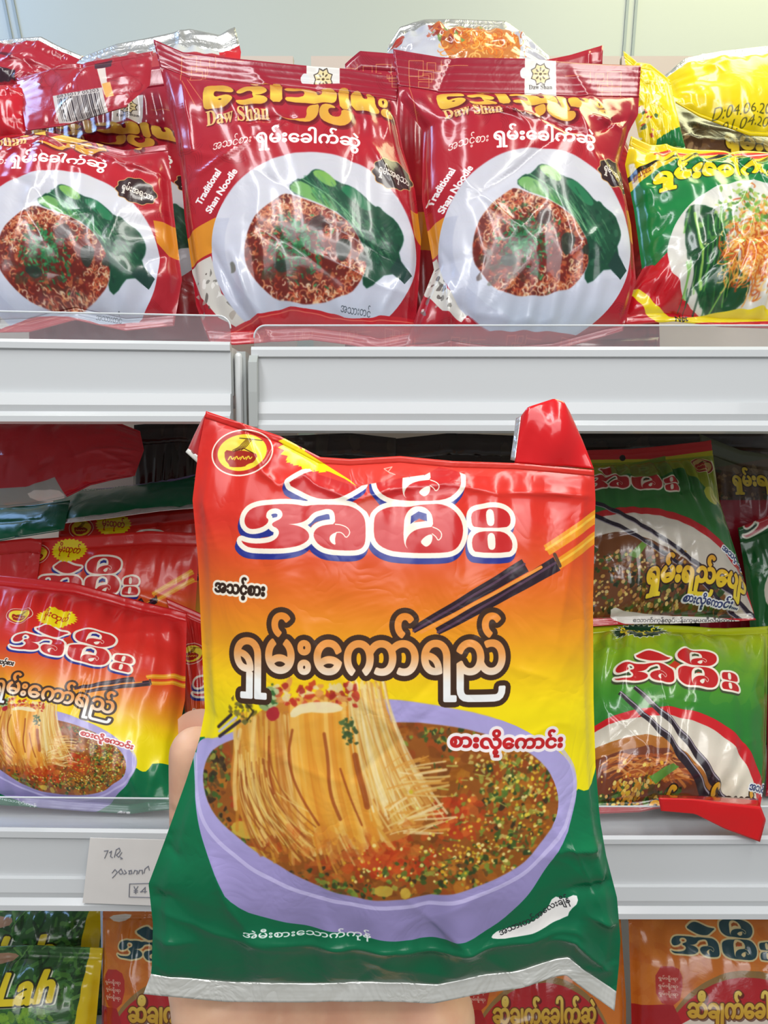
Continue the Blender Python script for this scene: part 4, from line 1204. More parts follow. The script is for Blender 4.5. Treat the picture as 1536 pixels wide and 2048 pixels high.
# ------------------------------------------------------------------ shelves
white = plain('white_enamel', (224, 226, 226), 0.32, bmp=(90, 0.03, 0.001))
rail_m = plain('price_rail_plastic', (212, 215, 217), 0.22, coat=.3)
strip_m = plain('label_paper', (234, 235, 233), 0.5)
chrome = plain('rail_edge_metal', (210, 212, 214), 0.18, .85)
slot_m = plain('slot_shadow_gap', (96, 98, 104), 0.6)
lip_m = clear_plastic('clear_lip')
lip_edge = plain('lip_edge', (226, 230, 232), 0.2)
grey_m = plain('post_enamel', (176, 180, 178), 0.3)


def shelf(label, xa, xb, ytop, ylab, yin, ybot, ylip, Ya, Yb, depth, group, cap_right=False, cap_left=False, dk=-.006):
    """xa..xb photo columns of both ends; each y* pair: photo rows at the two ends"""
    A = lambda yy: at(xa, yy[0], Ya); B = lambda yy: at(xb, yy[1], Yb)
    a, b = A(ytop), B(ytop)
    root = empty('shelf', tuple((a + b) / 2 - np.array((0, -depth / 2, .03))), label, 'shelf', group)
    z0, z1 = A(ybot)[2], B(ybot)[2]
    def sw(name, prof, mt, par=root, ins=0.0):
        """prof: (dy, height as fraction 0..1 of the rail)"""
        mb = MB(); n = len(prof)
        d = (b - a) / np.linalg.norm(b - a)
        V = []
        for e, lo, hi in ((a + d * ins, z0, a[2]), (b - d * ins, z1, b[2])):
            V += [(e[0], e[1] + p[0], lo + (hi - lo) * p[1]) for p in prof]
        mb.add(V, [(i, (i + 1) % n, n + (i + 1) % n, n + i) for i in range(n)] + [tuple(range(n))[::-1], tuple(range(n, 2 * n))])
        return mb.build(name, mt, par)
    # deck
    mb = MB()
    mb.hexa([(a[0], a[1] + .004, z0 + .022), (b[0], b[1] + .004, z1 + .022), (b[0], b[1] + depth, z1 + .022), (a[0], a[1] + depth, z0 + .022),
             (a[0], a[1] + .004, a[2] + dk), (b[0], b[1] + .004, b[2] + dk), (b[0], b[1] + depth, b[2] + dk), (a[0], a[1] + depth, a[2] + dk)])
    mb.build('board', white, root)
    hl = (A(ylab)[2] - z0) / (a[2] - z0); hi_ = (A(yin)[2] - z0) / (a[2] - z0)
    rail = sw('price_rail', [(0, 1.04), (-.003, 1.06), (-.0045, 1.02), (-.0045, hl + .012), (-.002, hl), (-.002, hi_), (-.0055, hi_ - .004), (-.007, .24), (-.0055, .16), (-.010, .10), (-.010, .03), (-.006, 0), (.004, 0), (.004, 1.0)], rail_m)
    sw('label_strip', [(-.0022, hl - .006), (-.0045, hl - .012), (-.0052, hi_ + .01), (-.0024, hi_ + .004)], strip_m, rail, .004)
    sw('slot_line', [(-.0052, hi_ + .006), (-.0060, hi_ - .002), (-.0060, hi_ - .010), (-.0045, hi_ - .012)], slot_m, rail, .004)
    sw('slot_line', [(-.0046, hl + .016), (-.0050, hl + .010), (-.0050, hl + .004), (-.003, hl + .002)], slot_m, rail, .004)
    sw('rail_edge', [(-.0102, .095), (-.0116, .085), (-.0116, .045), (-.0102, .035)], chrome, rail)
    # clear front lip with rounded corners
    zl = A(ylip)[2]; zr = B(ylip)[2]
    d = (b - a) / np.linalg.norm(b - a); Ln = np.linalg.norm(b - a)
    r = .009
    outl = [(0.001, -.004)]
    for (cx, sx, up) in ((0.001, 1, True), (Ln - .001, -1, False)):
        arc = [(cx + sx * (r - r * math.cos(t)), 1, -r + r * math.sin(t)) for t in np.linspace(0, PI / 2, 7)]
        outl += [(p[0], 'h', p[2]) for p in (arc if up else arc[::-1])]
    outl += [(Ln - .001, -.004)]
    V = []
    for yo in (0.0, .0022):
        for p in outl:
            t = p[0] / Ln
            zt = a[2] * (1 - t) + b[2] * t; zz = zl * (1 - t) + zr * t
            V.append(tuple(a + d * p[0] + np.array((0, .004 + yo, 0)))[:2] + ((zt - .004) if len(p) == 2 else zz + p[2],))
    n = len(outl)
    mesh_obj('clear_lip', V, [tuple(range(n)), tuple(range(n, 2 * n))[::-1]] + [(i, n + i, n + (i + 1) % n, (i + 1) % n) for i in range(n)], lip_m, root, smooth=False)
    mb = MB()
    m_ = n
    ed = [np.array(V[i]) for i in range(1, n - 1)]
    for p, q2 in zip(ed, ed[1:]):
        e = .0007
        if np.linalg.norm(p - q2) < 1e-6: continue
        mb.capsule(p + np.array((0, .001, 0)), q2 + np.array((0, .001, 0)), e, e, 6, 2)
    mb.build('lip_edge', lip_edge, root)
    for side, on in ((a, cap_left), (b, cap_right)):
        if on:
            zb = z0 if side is a else z1; sg = 1 if side is a else -1
            mb = MB(); x0, x1 = sorted((side[0] - sg * .001, side[0] + sg * .0055))
            pr = [(-.0065, .95), (-.012, .86), (-.0135, .5), (-.0135, .08), (-.010, -.02), (.004, -.02), (.004, .97)]
            hgt = side[2] - zb
            mb.sweep([(p[0], p[1] * hgt) for p in pr], (x0, side[1], zb), (x1, side[1], zb))
            mb.build('end_cap', grey_m if sg > 0 else rail_m, root)
    return root


G1 = 'shelves of the rack'
shelf('upper left white shelf with a blank label rail and clear front lip', -420, 462, (682, 694), (693, 701), (783, 790), (848, 848), (612, 630), .560, .603, .36, G1, dk=.0)
shelf('upper right white shelf with a blank label rail and clear front lip', 504, 2000, (704, 704), (716, 716), (804, 805), (866, 868), (649, 649), .60, .60, .36, G1, cap_left=True, dk=.0)
shelf('middle left shelf whose rail carries a handwritten price card', -300, 448, (1656, 1665), (1667, 1674), (1746, 1750), (1808, 1812), (1598, 1604), .555, .57, .40, G1)
shelf('middle right white shelf under the green noodle packs', 506, 1980, (1676, 1676), (1684, 1684), (1765, 1766), (1826, 1828), (1618, 1620), .57, .57, .40, G1)
# lowest shelf, below the frame: the packs at the bottom stand on it
ZB = CAMZ - .600
for lb, xa, xb in (('lowest left shelf under the tea leaf packs, mostly out of view', -.62, -.122), ('lowest right shelf under the orange packs, mostly out of view', -.095, .60)):
    r_ = empty('shelf', ((xa + xb) / 2, .75, ZB - .03), lb, 'shelf')
    mb = MB(); mb.box(xa, xb, .575, .98, ZB - .03, ZB); mb.build('board', white, r_)
    mb = MB(); mb.sweep([(-.012, -.02), (-.004, 0.004), (0, .004), (0, -.055), (-.012, -.05)], (xa, .575, ZB), (xb, .575, ZB)); mb.build('price_rail', rail_m, r_)

# upright post between the two bays
p0, p1 = at(474, 760, .612), at(492, 760, .612)
mb = MB()
mb.box(p0[0], p1[0], .612, .64, .55, CAMZ + .062)
po = empty('upright_post', ((p0[0] + p1[0]) / 2, .626, 0), 'narrow grey upright post between the two shelf bays', 'post')
mb.build('column', grey_m, po)
mb = MB(); mb.box(p0[0] - .004, p1[0] + .004, .604, .66, 0, .55); mb.build('foot', grey_m, po)
mb = MB(); mb.capsule((p0[0] + .0016, .611, CAMZ + .058), (p0[0] + .0016, .611, CAMZ - .04), .003, .003, 10, 3); mb.build('edge_bead', white, po)
# back boards of the bays
cream_m = plain('back_board', (206, 190, 176), 0.5)
for lb, xa, xb, ya, yb in (('cream back board of the left bay', -60, 700, 112, 128), ('cream back board of the middle bay', 612, 724, 112, 114)):
    pass
zt = at(650, 112, 1.0)[2]
for k, (xa, xb, lb) in enumerate(((-620, 586, 'cream back board rising behind the left red packs'), (622, 1240, 'cream back board rising behind the middle red packs'), (1244, 2100, 'cream back board behind the yellow packs'))):
    A, B = at(xa, 112, 1.0), at(xb, 112, 1.0)
    mb = MB(); mb.box(A[0], B[0], 1.0, 1.012, 0.4, zt)
    r_ = tag(mb.build('back_board', cream_m), lb, 'board')

# ------------------------------------------------------------------ price card on the middle left rail
def ink(card, pts, r, mt, name):
    mb = MB()
    for p, q in zip(pts, pts[1:]): mb.capsule(p, q, r, r, 6, 2)
    return mb.build(name, mt, card)


card_m = plain('card_paper', (232, 228, 224), 0.55, var=.03, vscale=40)
pen_m = plain('pencil_ink', (128, 130, 140), 0.7)
K = lambda x, y, e=0.0: at(x, y, .5535 - e)
cr = empty('price_card', tuple(K(240, 1800)), 'handwritten white price card stuck on the middle left rail', 'price card')
mb = MB()
q = [K(180, 1676), K(330, 1680), K(330, 1812), K(165, 1806)]
bk = np.array((0, .0008, 0))
mb.hexa([q[3], q[2], q[2] + bk, q[3] + bk, q[0], q[1], q[1] + bk, q[0] + bk])
mb.build('card', card_m, cr)
mb = MB()
def scribble(P, par_mb, r=.00032):
    S = [K(x, y, .0004) for x, y in P]
    for p, q2 in zip(S, S[1:]): par_mb.capsule(p, q2, r, r, 6, 2)
zz = lambda L: [(x / 3.657, 1620 + y / 3.657) for x, y in L]
for L in ([(762,300),(790,296),(775,330),(765,352)], [(800,312),(815,300),(808,340),(822,348)], [(836,345),(850,290),(872,278),(880,300),(850,330),(868,345),(890,310)], [(880,345),(895,355),(882,358)]):
    scribble(zz(L), mb)
for L in ([(820,460),(840,435),(858,455),(838,480),(822,496)], [(866,450),(885,430),(900,462),(880,470),(866,452)], [(910,440),(925,460),(905,470)], [(940,445),(960,440),(965,465),(942,468),(948,450)], [(975,465),(985,440),(1005,445),(1000,470)], [(1012,466),(1020,440),(1040,440),(1042,468)], [(1052,462),(1060,430),(1085,410),(1092,440)]):
    scribble(zz(L), mb)
for L in ([(948,540),(1100,536)], [(948,540),(944,636)], [(944,636),(1100,640)], [(980,560),(992,585),(1008,560)], [(992,585),(992,612)], [(980,588),(1006,588)], [(980,600),(1006,600)], [(1030,600),(1062,565),(1060,606)], [(1026,598),(1072,596)]):
    scribble(zz(L), mb)
mb.build('handwriting', pen_m, cr)

# ------------------------------------------------------------------ the packs
A_SOUP = lambda: film_of('soup', art_soup, rough=.24, crinkle=.5, coat=.18)
A_SOUPS = lambda: film_of('soup_shelf', lambda: art_soup(False, 1.0), rough=.28, coat=.15, crinkle=.3)
A_RED = lambda: film_of('red', lambda: art_red(0), crinkle=.24)
A_RED1 = lambda: film_of('red_ribbon', lambda: art_red(1), crinkle=.26)

# ---- held pack
HT = [(412, 822), (480, 845), (560, 872), (640, 914), (700, 918), (800, 912), (905, 922), (1030, 926), (1120, 934), (1188, 940)]
HR = [(1188, 940), (1191, 1000), (1186, 1200), (1187, 1400), (1191, 1530), (1200, 1640), (1212, 1710), (1234, 1795), (1241, 1880), (1238, 1930), (1229, 2022)]
HB = [(287, 1988), (395, 1999), (452, 2004), (620, 2005), (803, 2004), (867, 2007), (960, 1988), (1040, 1976), (1108, 1954), (1132, 1950), (1165, 1976), (1229, 2022)]
HL = [(412, 822), (397, 900), (385, 1000), (396, 1120), (404, 1300), (410, 1420), (399, 1478), (372, 1562), (330, 1680), (297, 1768), (306, 1850), (303, 1945), (287, 1988)]
hc = lambda x, y: ((x - 392) / 798., (y - 890) / 1110.)
def xc(x0, y0, x1, y1, am, w): return (*hc(x0, y0), *hc(x1, y1), am, w)
hero = pouch('noodle_pack', 'big red to green noodle pack held up in front of the shelves', 'noodle pack', A_SOUP(), HT, HR, HB, HL,
      (.291, .291, .272, .272), thick=.017, seals=(.012, .036), nu=190, nv=250, seed=3, creases=16, camp=.0013, puckers=.7,
      seal_mats=(None, HEM), back_mat=None, power=(2.6, .7), backf=.4, crimpa=.00006,
      xcreases=[xc(415, 826, 482, 905, .0022, .012), xc(482, 905, 530, 968, .0018, .010), xc(530, 968, 562, 980, .0016, .01), xc(560, 985, 612, 938, .0016, .012), xc(612, 938, 716, 972, .002, .010),
                xc(716, 972, 860, 944, .0018, .010), xc(860, 944, 905, 935, .0018, .012), xc(905, 938, 990, 955, .0016, .01), xc(990, 955, 1186, 944, .0018, .010),
                xc(540, 905, 528, 962, .0014, .014), xc(330, 1690, 420, 1720, -.0048, .02), xc(300, 1770, 380, 1740, .0054, .015), xc(305, 1860, 430, 1800, -.0045, .02), xc(310, 1900, 460, 1880, .0036, .03),
                xc(560, 1850, 1100, 1880, .0030, .02), xc(480, 1700, 560, 1830, .0023, .02), xc(1080, 1700, 1210, 1640, .0041, .02), xc(1090, 1790, 1225, 1710, -.0054, .02), xc(1130, 1830, 1236, 1810, .0048, .02), xc(1140, 1940, 1230, 1860, -.0048, .02), xc(1050, 1890, 1180, 1930, .0036, .02),
                xc(345, 1640, 392, 1700, .0045, .03), xc(300, 1785, 400, 1690, -.004, .022), xc(320, 1700, 372, 1620, .003, .02), xc(1200, 1660, 1150, 1760, .004, .025), xc(1215, 1720, 1236, 1830, .0045, .03), xc(1236, 1860, 1120, 1960, .004, .028), xc(1190, 1900, 1232, 1990, -.004, .025), xc(300, 1890, 420, 1950, .003, .03), xc(700, 1880, 900, 1940, .0014, .03), xc(400, 1830, 640, 1870, .0016, .02), xc(1000, 1300, 1090, 1340, .0007, .02), xc(1060, 1390, 1180, 1200, .0005, .03), xc(840, 1500, 1120, 1420, .0005, .01), xc(400, 1000, 440, 1130, .0009, .02), xc(402, 1250, 420, 1440, .0012, .015), xc(1150, 1120, 1185, 1320, .0009, .015), xc(1000, 1480, 1100, 1720, .0005, .01)])


def sheet(name, T, R, B, L, D, mt, parent, n=24, m=24, bulge=0.0, uvf=None, thick=.0006, drop=1.0):
    T, B = resample(T, n), resample(B, n); L, R = resample(L, m), resample(R, m)
    u = np.linspace(0, 1, n)[None, :, None]; v = np.linspace(0, 1, m)[:, None, None]
    P = (1 - v) * T[None] + v * B[None] + (1 - u) * L[:, None] + u * R[:, None] - ((1 - u) * (1 - v) * T[0] + u * (1 - v) * T[-1] + u * v * B[-1] + (1 - u) * v * B[0])
    U, V = np.meshgrid(np.linspace(0, 1, n), np.linspace(0, 1, m))
    W_ = np.minimum(1, V * drop)
    Y = (1 - W_) * ((1 - U) * D[0] + U * D[1]) + W_ * ((1 - U) * D[3] + U * D[2]) - bulge * np.sin(PI * U) * np.sin(PI * np.clip(V * .8 + .2, 0, 1)) - bulge * .25 * np.sin(9 * U + 4 * V)
    X = at(P[..., 0], P[..., 1], Y).reshape(-1, 3)
    X2 = X + np.array((0, thick, 0))
    uv = None
    if uvf is not None: uv = np.vstack([uvf(P[..., 0], P[..., 1]).reshape(-1, 2)] * 2)
    return mesh_obj(name, np.vstack([X, X2]), seal_faces(n, m), mt, parent, uv)


red_film = plain('red_film', (222, 26, 32), .2, bmp=(40, .35, .002, 3, .55, 'ridge', .9), coat=.4)
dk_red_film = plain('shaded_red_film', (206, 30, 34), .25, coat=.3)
pale_edge = plain('film_cut_edge', (238, 230, 214), .4)
fl_ = sheet('folded_flap', [(1042, 832), (1056, 814), (1108, 797), (1128, 803), (1140, 824)], [(1140, 824), (1165, 880), (1188, 938)], [(1029, 926), (1110, 932), (1188, 938)], [(1042, 832), (1036, 880), (1029, 926)], (.297, .297, .292, .292), red_film, hero, bulge=.004)
fl_['label'] = 'plain red top corner folded up'
mb = MB()
for P in ([(1140, 824), (1152, 852), (1165, 880), (1188, 939)], [(1140, 824), (1128, 803), (1108, 797)]):
    Q = [at(x, y, .2955 - .003 * i / len(P)) for i, (x, y) in enumerate(P)]
    for p, q in zip(Q, Q[1:]): mb.capsule(p, q, .0004, .0004, 6, 2)
mb.build('cut_edge', pale_edge, fl_)  # pale beads stand in for the white highlight on the flap's rim
sd = sheet('folded_side', [(1032, 836), (1042, 832)], [(1042, 832), (1036, 880), (1030, 922)], [(1021, 920), (1030, 922)], [(1032, 836), (1027, 880), (1021, 920)], (.300, .297, .292, .294), FOIL, hero, 5, 12)
sd['label'] = 'silver inside of the folded corner'
cf = sheet('corner_fold', [(404, 838), (411, 828)], [(411, 828), (400, 880), (396, 918)], [(376, 897), (396, 912)], [(404, 838), (388, 870), (376, 897)], (.296, .292, .2925, .300), dk_red_film, hero, 8, 14, .001)
ce = sheet('corner_edge', [(376, 897), (397, 912)], [(397, 912), (396, 927)], [(371, 904), (396, 927)], [(376, 897), (371, 904)], (.300, .2924, .2924, .300), pale_edge, hero, 6, 4)

# ---- top shelf, red packs
RED = 'red bowl noodle packs on the top shelf'
def near(P, U, V): return P
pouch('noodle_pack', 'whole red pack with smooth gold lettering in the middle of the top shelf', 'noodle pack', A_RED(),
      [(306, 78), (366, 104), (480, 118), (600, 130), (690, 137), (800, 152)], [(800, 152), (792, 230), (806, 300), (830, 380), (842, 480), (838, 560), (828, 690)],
      [(420, 688), (470, 690), (520, 686), (620, 680), (700, 690), (760, 704), (828, 690)], [(306, 78), (326, 160), (348, 262), (360, 330), (370, 440), (384, 540), (392, 610), (420, 688)],
      (.705, .695, .646, .646), thick=.030, nu=110, nv=130, seed=11, group=RED, seals=(.09, .05), creases=12, puckers=.5, camp=.0026,
      xcreases=[(.08, .40, .1, .14, .003, .015), (.1, .46, .34, .36, .003, .008), (.34, .36, .6, .24, .002, .01), (.3, .285, .6, .25, -.003, .01), (.85, .3, .95, .55, .003, .02), (.12, .7, .25, .97, -.004, .02), (.2, .72, .3, .99, .005, .02)])
pouch('noodle_pack', 'whole red pack with creased gold lettering under a full white ribbon label', 'noodle pack', A_RED1(),
      [(786, 98), (880, 114), (1050, 117), (1160, 126), (1282, 131)], [(1282, 131), (1276, 230), (1258, 262), (1238, 330), (1262, 450), (1272, 560), (1246, 662)],
      [(806, 707), (900, 700), (1000, 712), (1100, 704), (1246, 662)], [(786, 98), (800, 200), (846, 262), (844, 400), (868, 540), (836, 620), (806, 707)],
      (.695, .695, .634, .634), thick=.032, nu=110, nv=130, seed=12, group=RED, seals=(.12, .03), creases=12, puckers=.6, camp=.0026,
      xcreases=[(.12, .26, .3, .22, .004, .012), (.3, .22, .55, .27, .005, .01), (.55, .27, .8, .32, -.004, .012), (.8, .24, .95, .27, .005, .012), (.84, .3, .95, .22, -.005, .015), (.36, .2, .5, .3, .003, .01), (.88, .4, .97, .56, .004, .015), (.1, .8, .2, .98, .006, .02), (.15, .85, .3, .93, -.006, .02)])
pouch('noodle_pack', 'red pack at the left end of the top shelf, gold lettering crumpled', 'noodle pack', A_RED(),
      [(-150, 330), (0, 282), (90, 262), (160, 278), (250, 300), (334, 288)], [(334, 288), (340, 340), (348, 430), (364, 560), (348, 652)],
      [(-150, 668), (60, 664), (150, 640), (250, 662), (348, 652)], [(-150, 330), (-158, 480), (-150, 668)],
      (.678, .678, .640, .622), thick=.032, nu=110, nv=110, seed=13, group=RED, seals=(.04, .06), creases=14, camp=.0034, puckers=.6,
      artmap=amap([(48, 372), (228, 372), (135, 600)], [(522, 330), (722, 330), (620, 590)]),
      xcreases=[(.2, .12, .55, .05, .007, .012), (.55, .05, .75, .14, -.006, .012), (.75, .1, .98, .2, .005, .012), (.3, .18, .6, .12, .004, .01)])
pouch('noodle_pack', 'red pack whose small white ribbon shows above the crumpled one', 'noodle pack', A_RED1(),
      [(40, 200), (200, 150), (345, 128)], [(345, 128), (380, 300), (430, 700)], [(60, 716), (430, 700)], [(40, 200), (60, 716)],
      (.775, .775, .715, .715), thick=.014, nu=70, nv=70, seed=14, group=RED, artmap=amap([(230, 198), (290, 198), (230, 262)], [(1048, 112), (1112, 112), (1048, 206)]), xcreases=[(.2, .25, .9, .2, .004, .012)])
pouch('noodle_pack', 'red pack folded over to show its bar code at the top left', 'noodle pack', film_of('bar_code', art_back),
      [(32, 156), (150, 128), (306, 102)], [(306, 102), (300, 170), (250, 214)], [(52, 262), (120, 252), (250, 214)], [(32, 156), (44, 210), (52, 262)],
      (.735, .725, .697, .697), thick=.006, nu=60, nv=50, seed=15, group=RED, creases=8, puckers=.6)
pouch('noodle_pack', 'dark red pack leaning at the far top left corner of the shelf', 'noodle pack', film_of('plain_red', art_plain_red),
      [(-90, 84), (82, 73), (118, 92), (166, 112)], [(166, 112), (140, 140), (60, 170)], [(-90, 182), (60, 170)], [(-90, 84), (-90, 182)],
      (.80, .80, .775, .775), thick=.008, nu=50, nv=40, seed=16, group=RED, seal_mats=(FOIL, None), puckers=1.2)
pouch('noodle_pack', 'small bright red pack end at the left edge under the dark red pack', 'noodle pack', film_of('red_end', art_end),
      [(-90, 176), (40, 168), (62, 170)], [(62, 170), (56, 210), (50, 272)], [(-90, 290), (50, 272)], [(-90, 176), (-90, 290)],
      (.735, .728, .705, .71), thick=.012, nu=40, nv=40, seed=17, group=RED, artmap=lambda P, U, V: np.stack([0 + 100 * U, 860 + 100 * V], -1), creases=10)
pouch('noodle_pack', 'pack lying at the back, its silver end and red corner above the bar code', 'noodle pack', film_of('silver_end', art_silver_end, rough=.14),
      [(84, 150), (178, 108), (232, 88), (300, 74), (380, 58), (440, 72), (470, 54)], [(470, 54), (482, 104), (470, 220)], [(120, 230), (470, 220)], [(84, 150), (120, 230)],
      (.86, .86, .80, .80), thick=.016, nu=80, nv=50, seed=18, group=RED, seals=(.22, .05), creases=22, camp=.005, seal_mats=(FOIL, None), puckers=1.6)
pouch('noodle_pack', 'red pack mostly hidden between the two whole red packs, its top corner showing', 'noodle pack', A_RED(),
      [(690, 128), (720, 102), (800, 108), (900, 118)], [(900, 118), (920, 690)], [(690, 700), (920, 690)], [(690, 128), (690, 700)],
      (.775, .775, .72, .72), thick=.012, nu=50, nv=50, seed=19, group=RED, artmap=amap([(718, 100), (785, 100), (718, 180)], [(762, 90), (829, 90), (762, 170)]), creases=8)
pouch('noodle_pack', 'pack lying flat on top at the back with its orange noodle picture facing out', 'noodle pack', film_of('noodle_end', art_noodle_top, rough=.13),
      [(776, 92), (800, 52), (850, 40), (905, 38), (1012, 42), (1060, 76), (1098, 112)], [(1098, 112), (1110, 170)], [(770, 170), (1110, 170)], [(776, 92), (770, 170)],
      (.86, .86, .82, .82), thick=.014, nu=80, nv=50, seed=20, group=RED, seals=(.16, .05), creases=22, camp=.005, seal_mats=(FOIL, None), puckers=1.6)
pouch('noodle_pack', 'red pack whose pointed corner sticks out behind the one with the ribbon', 'noodle pack', A_RED(),
      [(1080, 122), (1140, 110), (1206, 90)], [(1206, 90), (1204, 150), (1230, 240), (1310, 400), (1320, 700)], [(1040, 710), (1320, 700)], [(1080, 122), (1040, 710)],
      (.775, .775, .725, .725), thick=.012, nu=40, nv=50, seed=23, group=RED, artmap=lambda P, U, V: np.stack([320 + 60 * U, 250 + 180 * V], -1), creases=8)

# ---- top shelf, yellow packs
YEL = 'yellow packs at the right of the top shelf'
pouch('noodle_pack', 'yellow and green pack with a white noodle plate on the top shelf', 'noodle pack', film_of('yellow', art_yellow),
      [(1262, 272), (1300, 290), (1400, 300), (1490, 300), (1660, 318)], [(1660, 318), (1665, 500), (1660, 660)], [(1250, 648), (1350, 640), (1440, 652), (1660, 660)],
      [(1262, 272), (1250, 330), (1268, 420), (1284, 540), (1250, 600), (1250, 648)],
      (.715, .715, .640, .645), thick=.032, nu=100, nv=100, seed=24, group=YEL, seals=(.05, .045), creases=22, camp=.0045,
      xcreases=[(.4, .1, .6, .25, .005, .012), (.5, .15, .72, .5, .006, .012), (.62, .2, .7, .7, -.006, .014), (.66, .3, .85, .55, .006, .014), (.2, .75, .35, .62, .004, .01)])
pouch('noodle_pack', 'thin yellow and green pack edge standing beside the red ribbon pack', 'noodle pack', film_of('yellow_side', art_yellow_side),
      [(1247, 102), (1275, 124), (1300, 128), (1340, 160)], [(1340, 160), (1352, 220), (1372, 300)], [(1285, 310), (1372, 300)], [(1247, 102), (1262, 200), (1285, 310)],
      (.755, .755, .735, .735), thick=.008, nu=50, nv=60, seed=25, group=YEL, creases=16, camp=.004)
pouch('noodle_pack', 'yellow pack back with a printed date, lying at the top right', 'noodle pack', film_of('yellow_back', art_yellow_back),
      [(1330, 150), (1370, 116), (1440, 102), (1530, 92), (1660, 92)], [(1660, 92), (1660, 278)], [(1352, 204), (1400, 232), (1500, 270), (1660, 278)], [(1330, 150), (1352, 204)],
      (.80, .80, .762, .762), thick=.014, nu=80, nv=60, seed=26, group=YEL, seals=(.10, .03), creases=10, seal_mats=(FOIL, None), puckers=1.2)
pouch('noodle_pack', 'dark brown pack squeezed under the yellow pack with the printed date', 'noodle pack', film_of('brown', art_brown),
      [(1345, 180), (1420, 212), (1660, 262)], [(1660, 262), (1660, 340)], [(1366, 320), (1660, 340)], [(1345, 180), (1366, 320)],
      (.825, .82, .765, .765), thick=.006, nu=40, nv=30, seed=27, group=YEL, artmap=lambda P, U, V: np.stack([1400 + 200 * U, 900 + 90 * V], -1))

# ---- middle shelf, left pile
SOUP = 'red to yellow soup noodle packs piled on the middle left shelf'
SP = lambda sx, sy, px, py, ax=486, ay=905: (lambda P, U, V: np.stack([ax + (P[..., 0] - px) / sx, ay + (P[..., 1] - py) / sy], -1))
pouch('noodle_pack', 'front red to yellow pack of the left pile, the only one showing its soup bowl', 'noodle pack', A_SOUPS(),
      [(-30, 1146), (60, 1156), (150, 1166), (260, 1196), (374, 1226)], [(374, 1226), (370, 1400), (350, 1500), (342, 1590), (352, 1618)],
      [(-100, 1604), (60, 1614), (160, 1622), (260, 1628), (352, 1618)], [(-30, 1146), (-60, 1400), (-100, 1604)],
      (.725, .715, .598, .592), thick=.034, nu=100, nv=110, seed=31, group=SOUP, seals=(.05, .05), creases=14,
      artmap=amap([(33, 1325), (276, 1374), (104, 1600)], [(485, 1112), (1025, 1112), (800, 1790)]))
pouch('noodle_pack', 'red pack right behind the front one of the left pile, badge whole', 'noodle pack', A_SOUPS(),
      [(66, 1078), (160, 1072), (300, 1062), (400, 1066)], [(400, 1066), (392, 1200), (380, 1470)], [(40, 1466), (380, 1470)], [(66, 1078), (60, 1200), (40, 1466)],
      (.80, .80, .755, .755), thick=.018, nu=80, nv=60, seed=32, group=SOUP, artmap=SP(.40, .42, 75, 1108), creases=12, xcreases=[(.05, .35, .6, .3, .006, .02), (.6, .3, .98, .38, .006, .02)])
pouch('noodle_pack', 'third red pack back in the left pile with a half hidden yellow badge', 'noodle pack', A_SOUPS(),
      [(118, 1042), (200, 1034), (320, 1022), (410, 1014)], [(410, 1014), (400, 1428)], [(110, 1424), (400, 1428)], [(118, 1042), (110, 1424)],
      (.845, .845, .815, .815), thick=.010, nu=60, nv=40, seed=33, group=SOUP, artmap=SP(.40, .42, 162, 1056), creases=8)
pouch('noodle_pack', 'red pack at the far left edge of the left pile, only a sliver in view', 'noodle pack', A_SOUPS(),
      [(-250, 1180), (-60, 1186), (14, 1192)], [(14, 1192), (6, 1350), (-30, 1500)], [(-280, 1500), (-30, 1500)], [(-250, 1180), (-280, 1500)],
      (.77, .765, .68, .68), thick=.010, nu=40, nv=60, seed=34, group=SOUP, artmap=SP(.42, .42, -160, 1225), creases=8)
pouch('noodle_pack', 'red pack edge standing between the left pile and the held pack', 'noodle pack', A_SOUPS(),
      [(332, 1196), (400, 1226), (452, 1240)], [(452, 1240), (446, 1520)], [(380, 1520), (446, 1520)], [(332, 1196), (358, 1300), (372, 1450), (380, 1520)],
      (.765, .765, .70, .70), thick=.016, nu=60, nv=80, seed=35, group=SOUP, artmap=SP(.42, .45, 386, 1312), creases=8)
pouch('noodle_pack', 'flat pack whose green foot with a silver hem points out of the left pile', 'noodle pack', A_SOUPS(),
      [(104, 985), (220, 975), (330, 962), (410, 944)], [(410, 944), (408, 1014)], [(112, 1048), (220, 1036), (320, 1022), (408, 1014)], [(104, 985), (112, 1048)],
      (.87, .87, .80, .80), thick=.008, nu=60, nv=30, seed=36, group=SOUP, artmap=lambda P, U, V: np.stack([420 + 600 * U, 1815 + 190 * V], -1), seals=(.05, .09), seal_mats=(None, FOIL), creases=8)
pouch('noodle_pack', 'dark green pack foot under the red one at the left edge', 'noodle pack', A_SOUPS(),
      [(-90, 1008), (60, 1010), (140, 1000)], [(140, 1000), (128, 1060)], [(-90, 1096), (128, 1060)], [(-90, 1008), (-90, 1096)],
      (.83, .83, .79, .79), thick=.006, nu=40, nv=30, seed=37, group=SOUP, artmap=lambda P, U, V: np.stack([300 + 100 * U, 1880 + 120 * V], -1), creases=8)
pouch('noodle_pack', 'plain bright red pack end on top of the left pile under the upper shelf', 'noodle pack', film_of('red_end', art_end),
      [(-90, 842), (100, 838), (230, 842), (280, 862)], [(280, 862), (288, 900), (270, 950)], [(-90, 1020), (60, 1010), (128, 996), (180, 970), (270, 950)], [(-90, 842), (-90, 1020)],
      (.80, .80, .765, .765), thick=.014, nu=90, nv=60, seed=38, group=SOUP, creases=16, seals=(.05, .02))
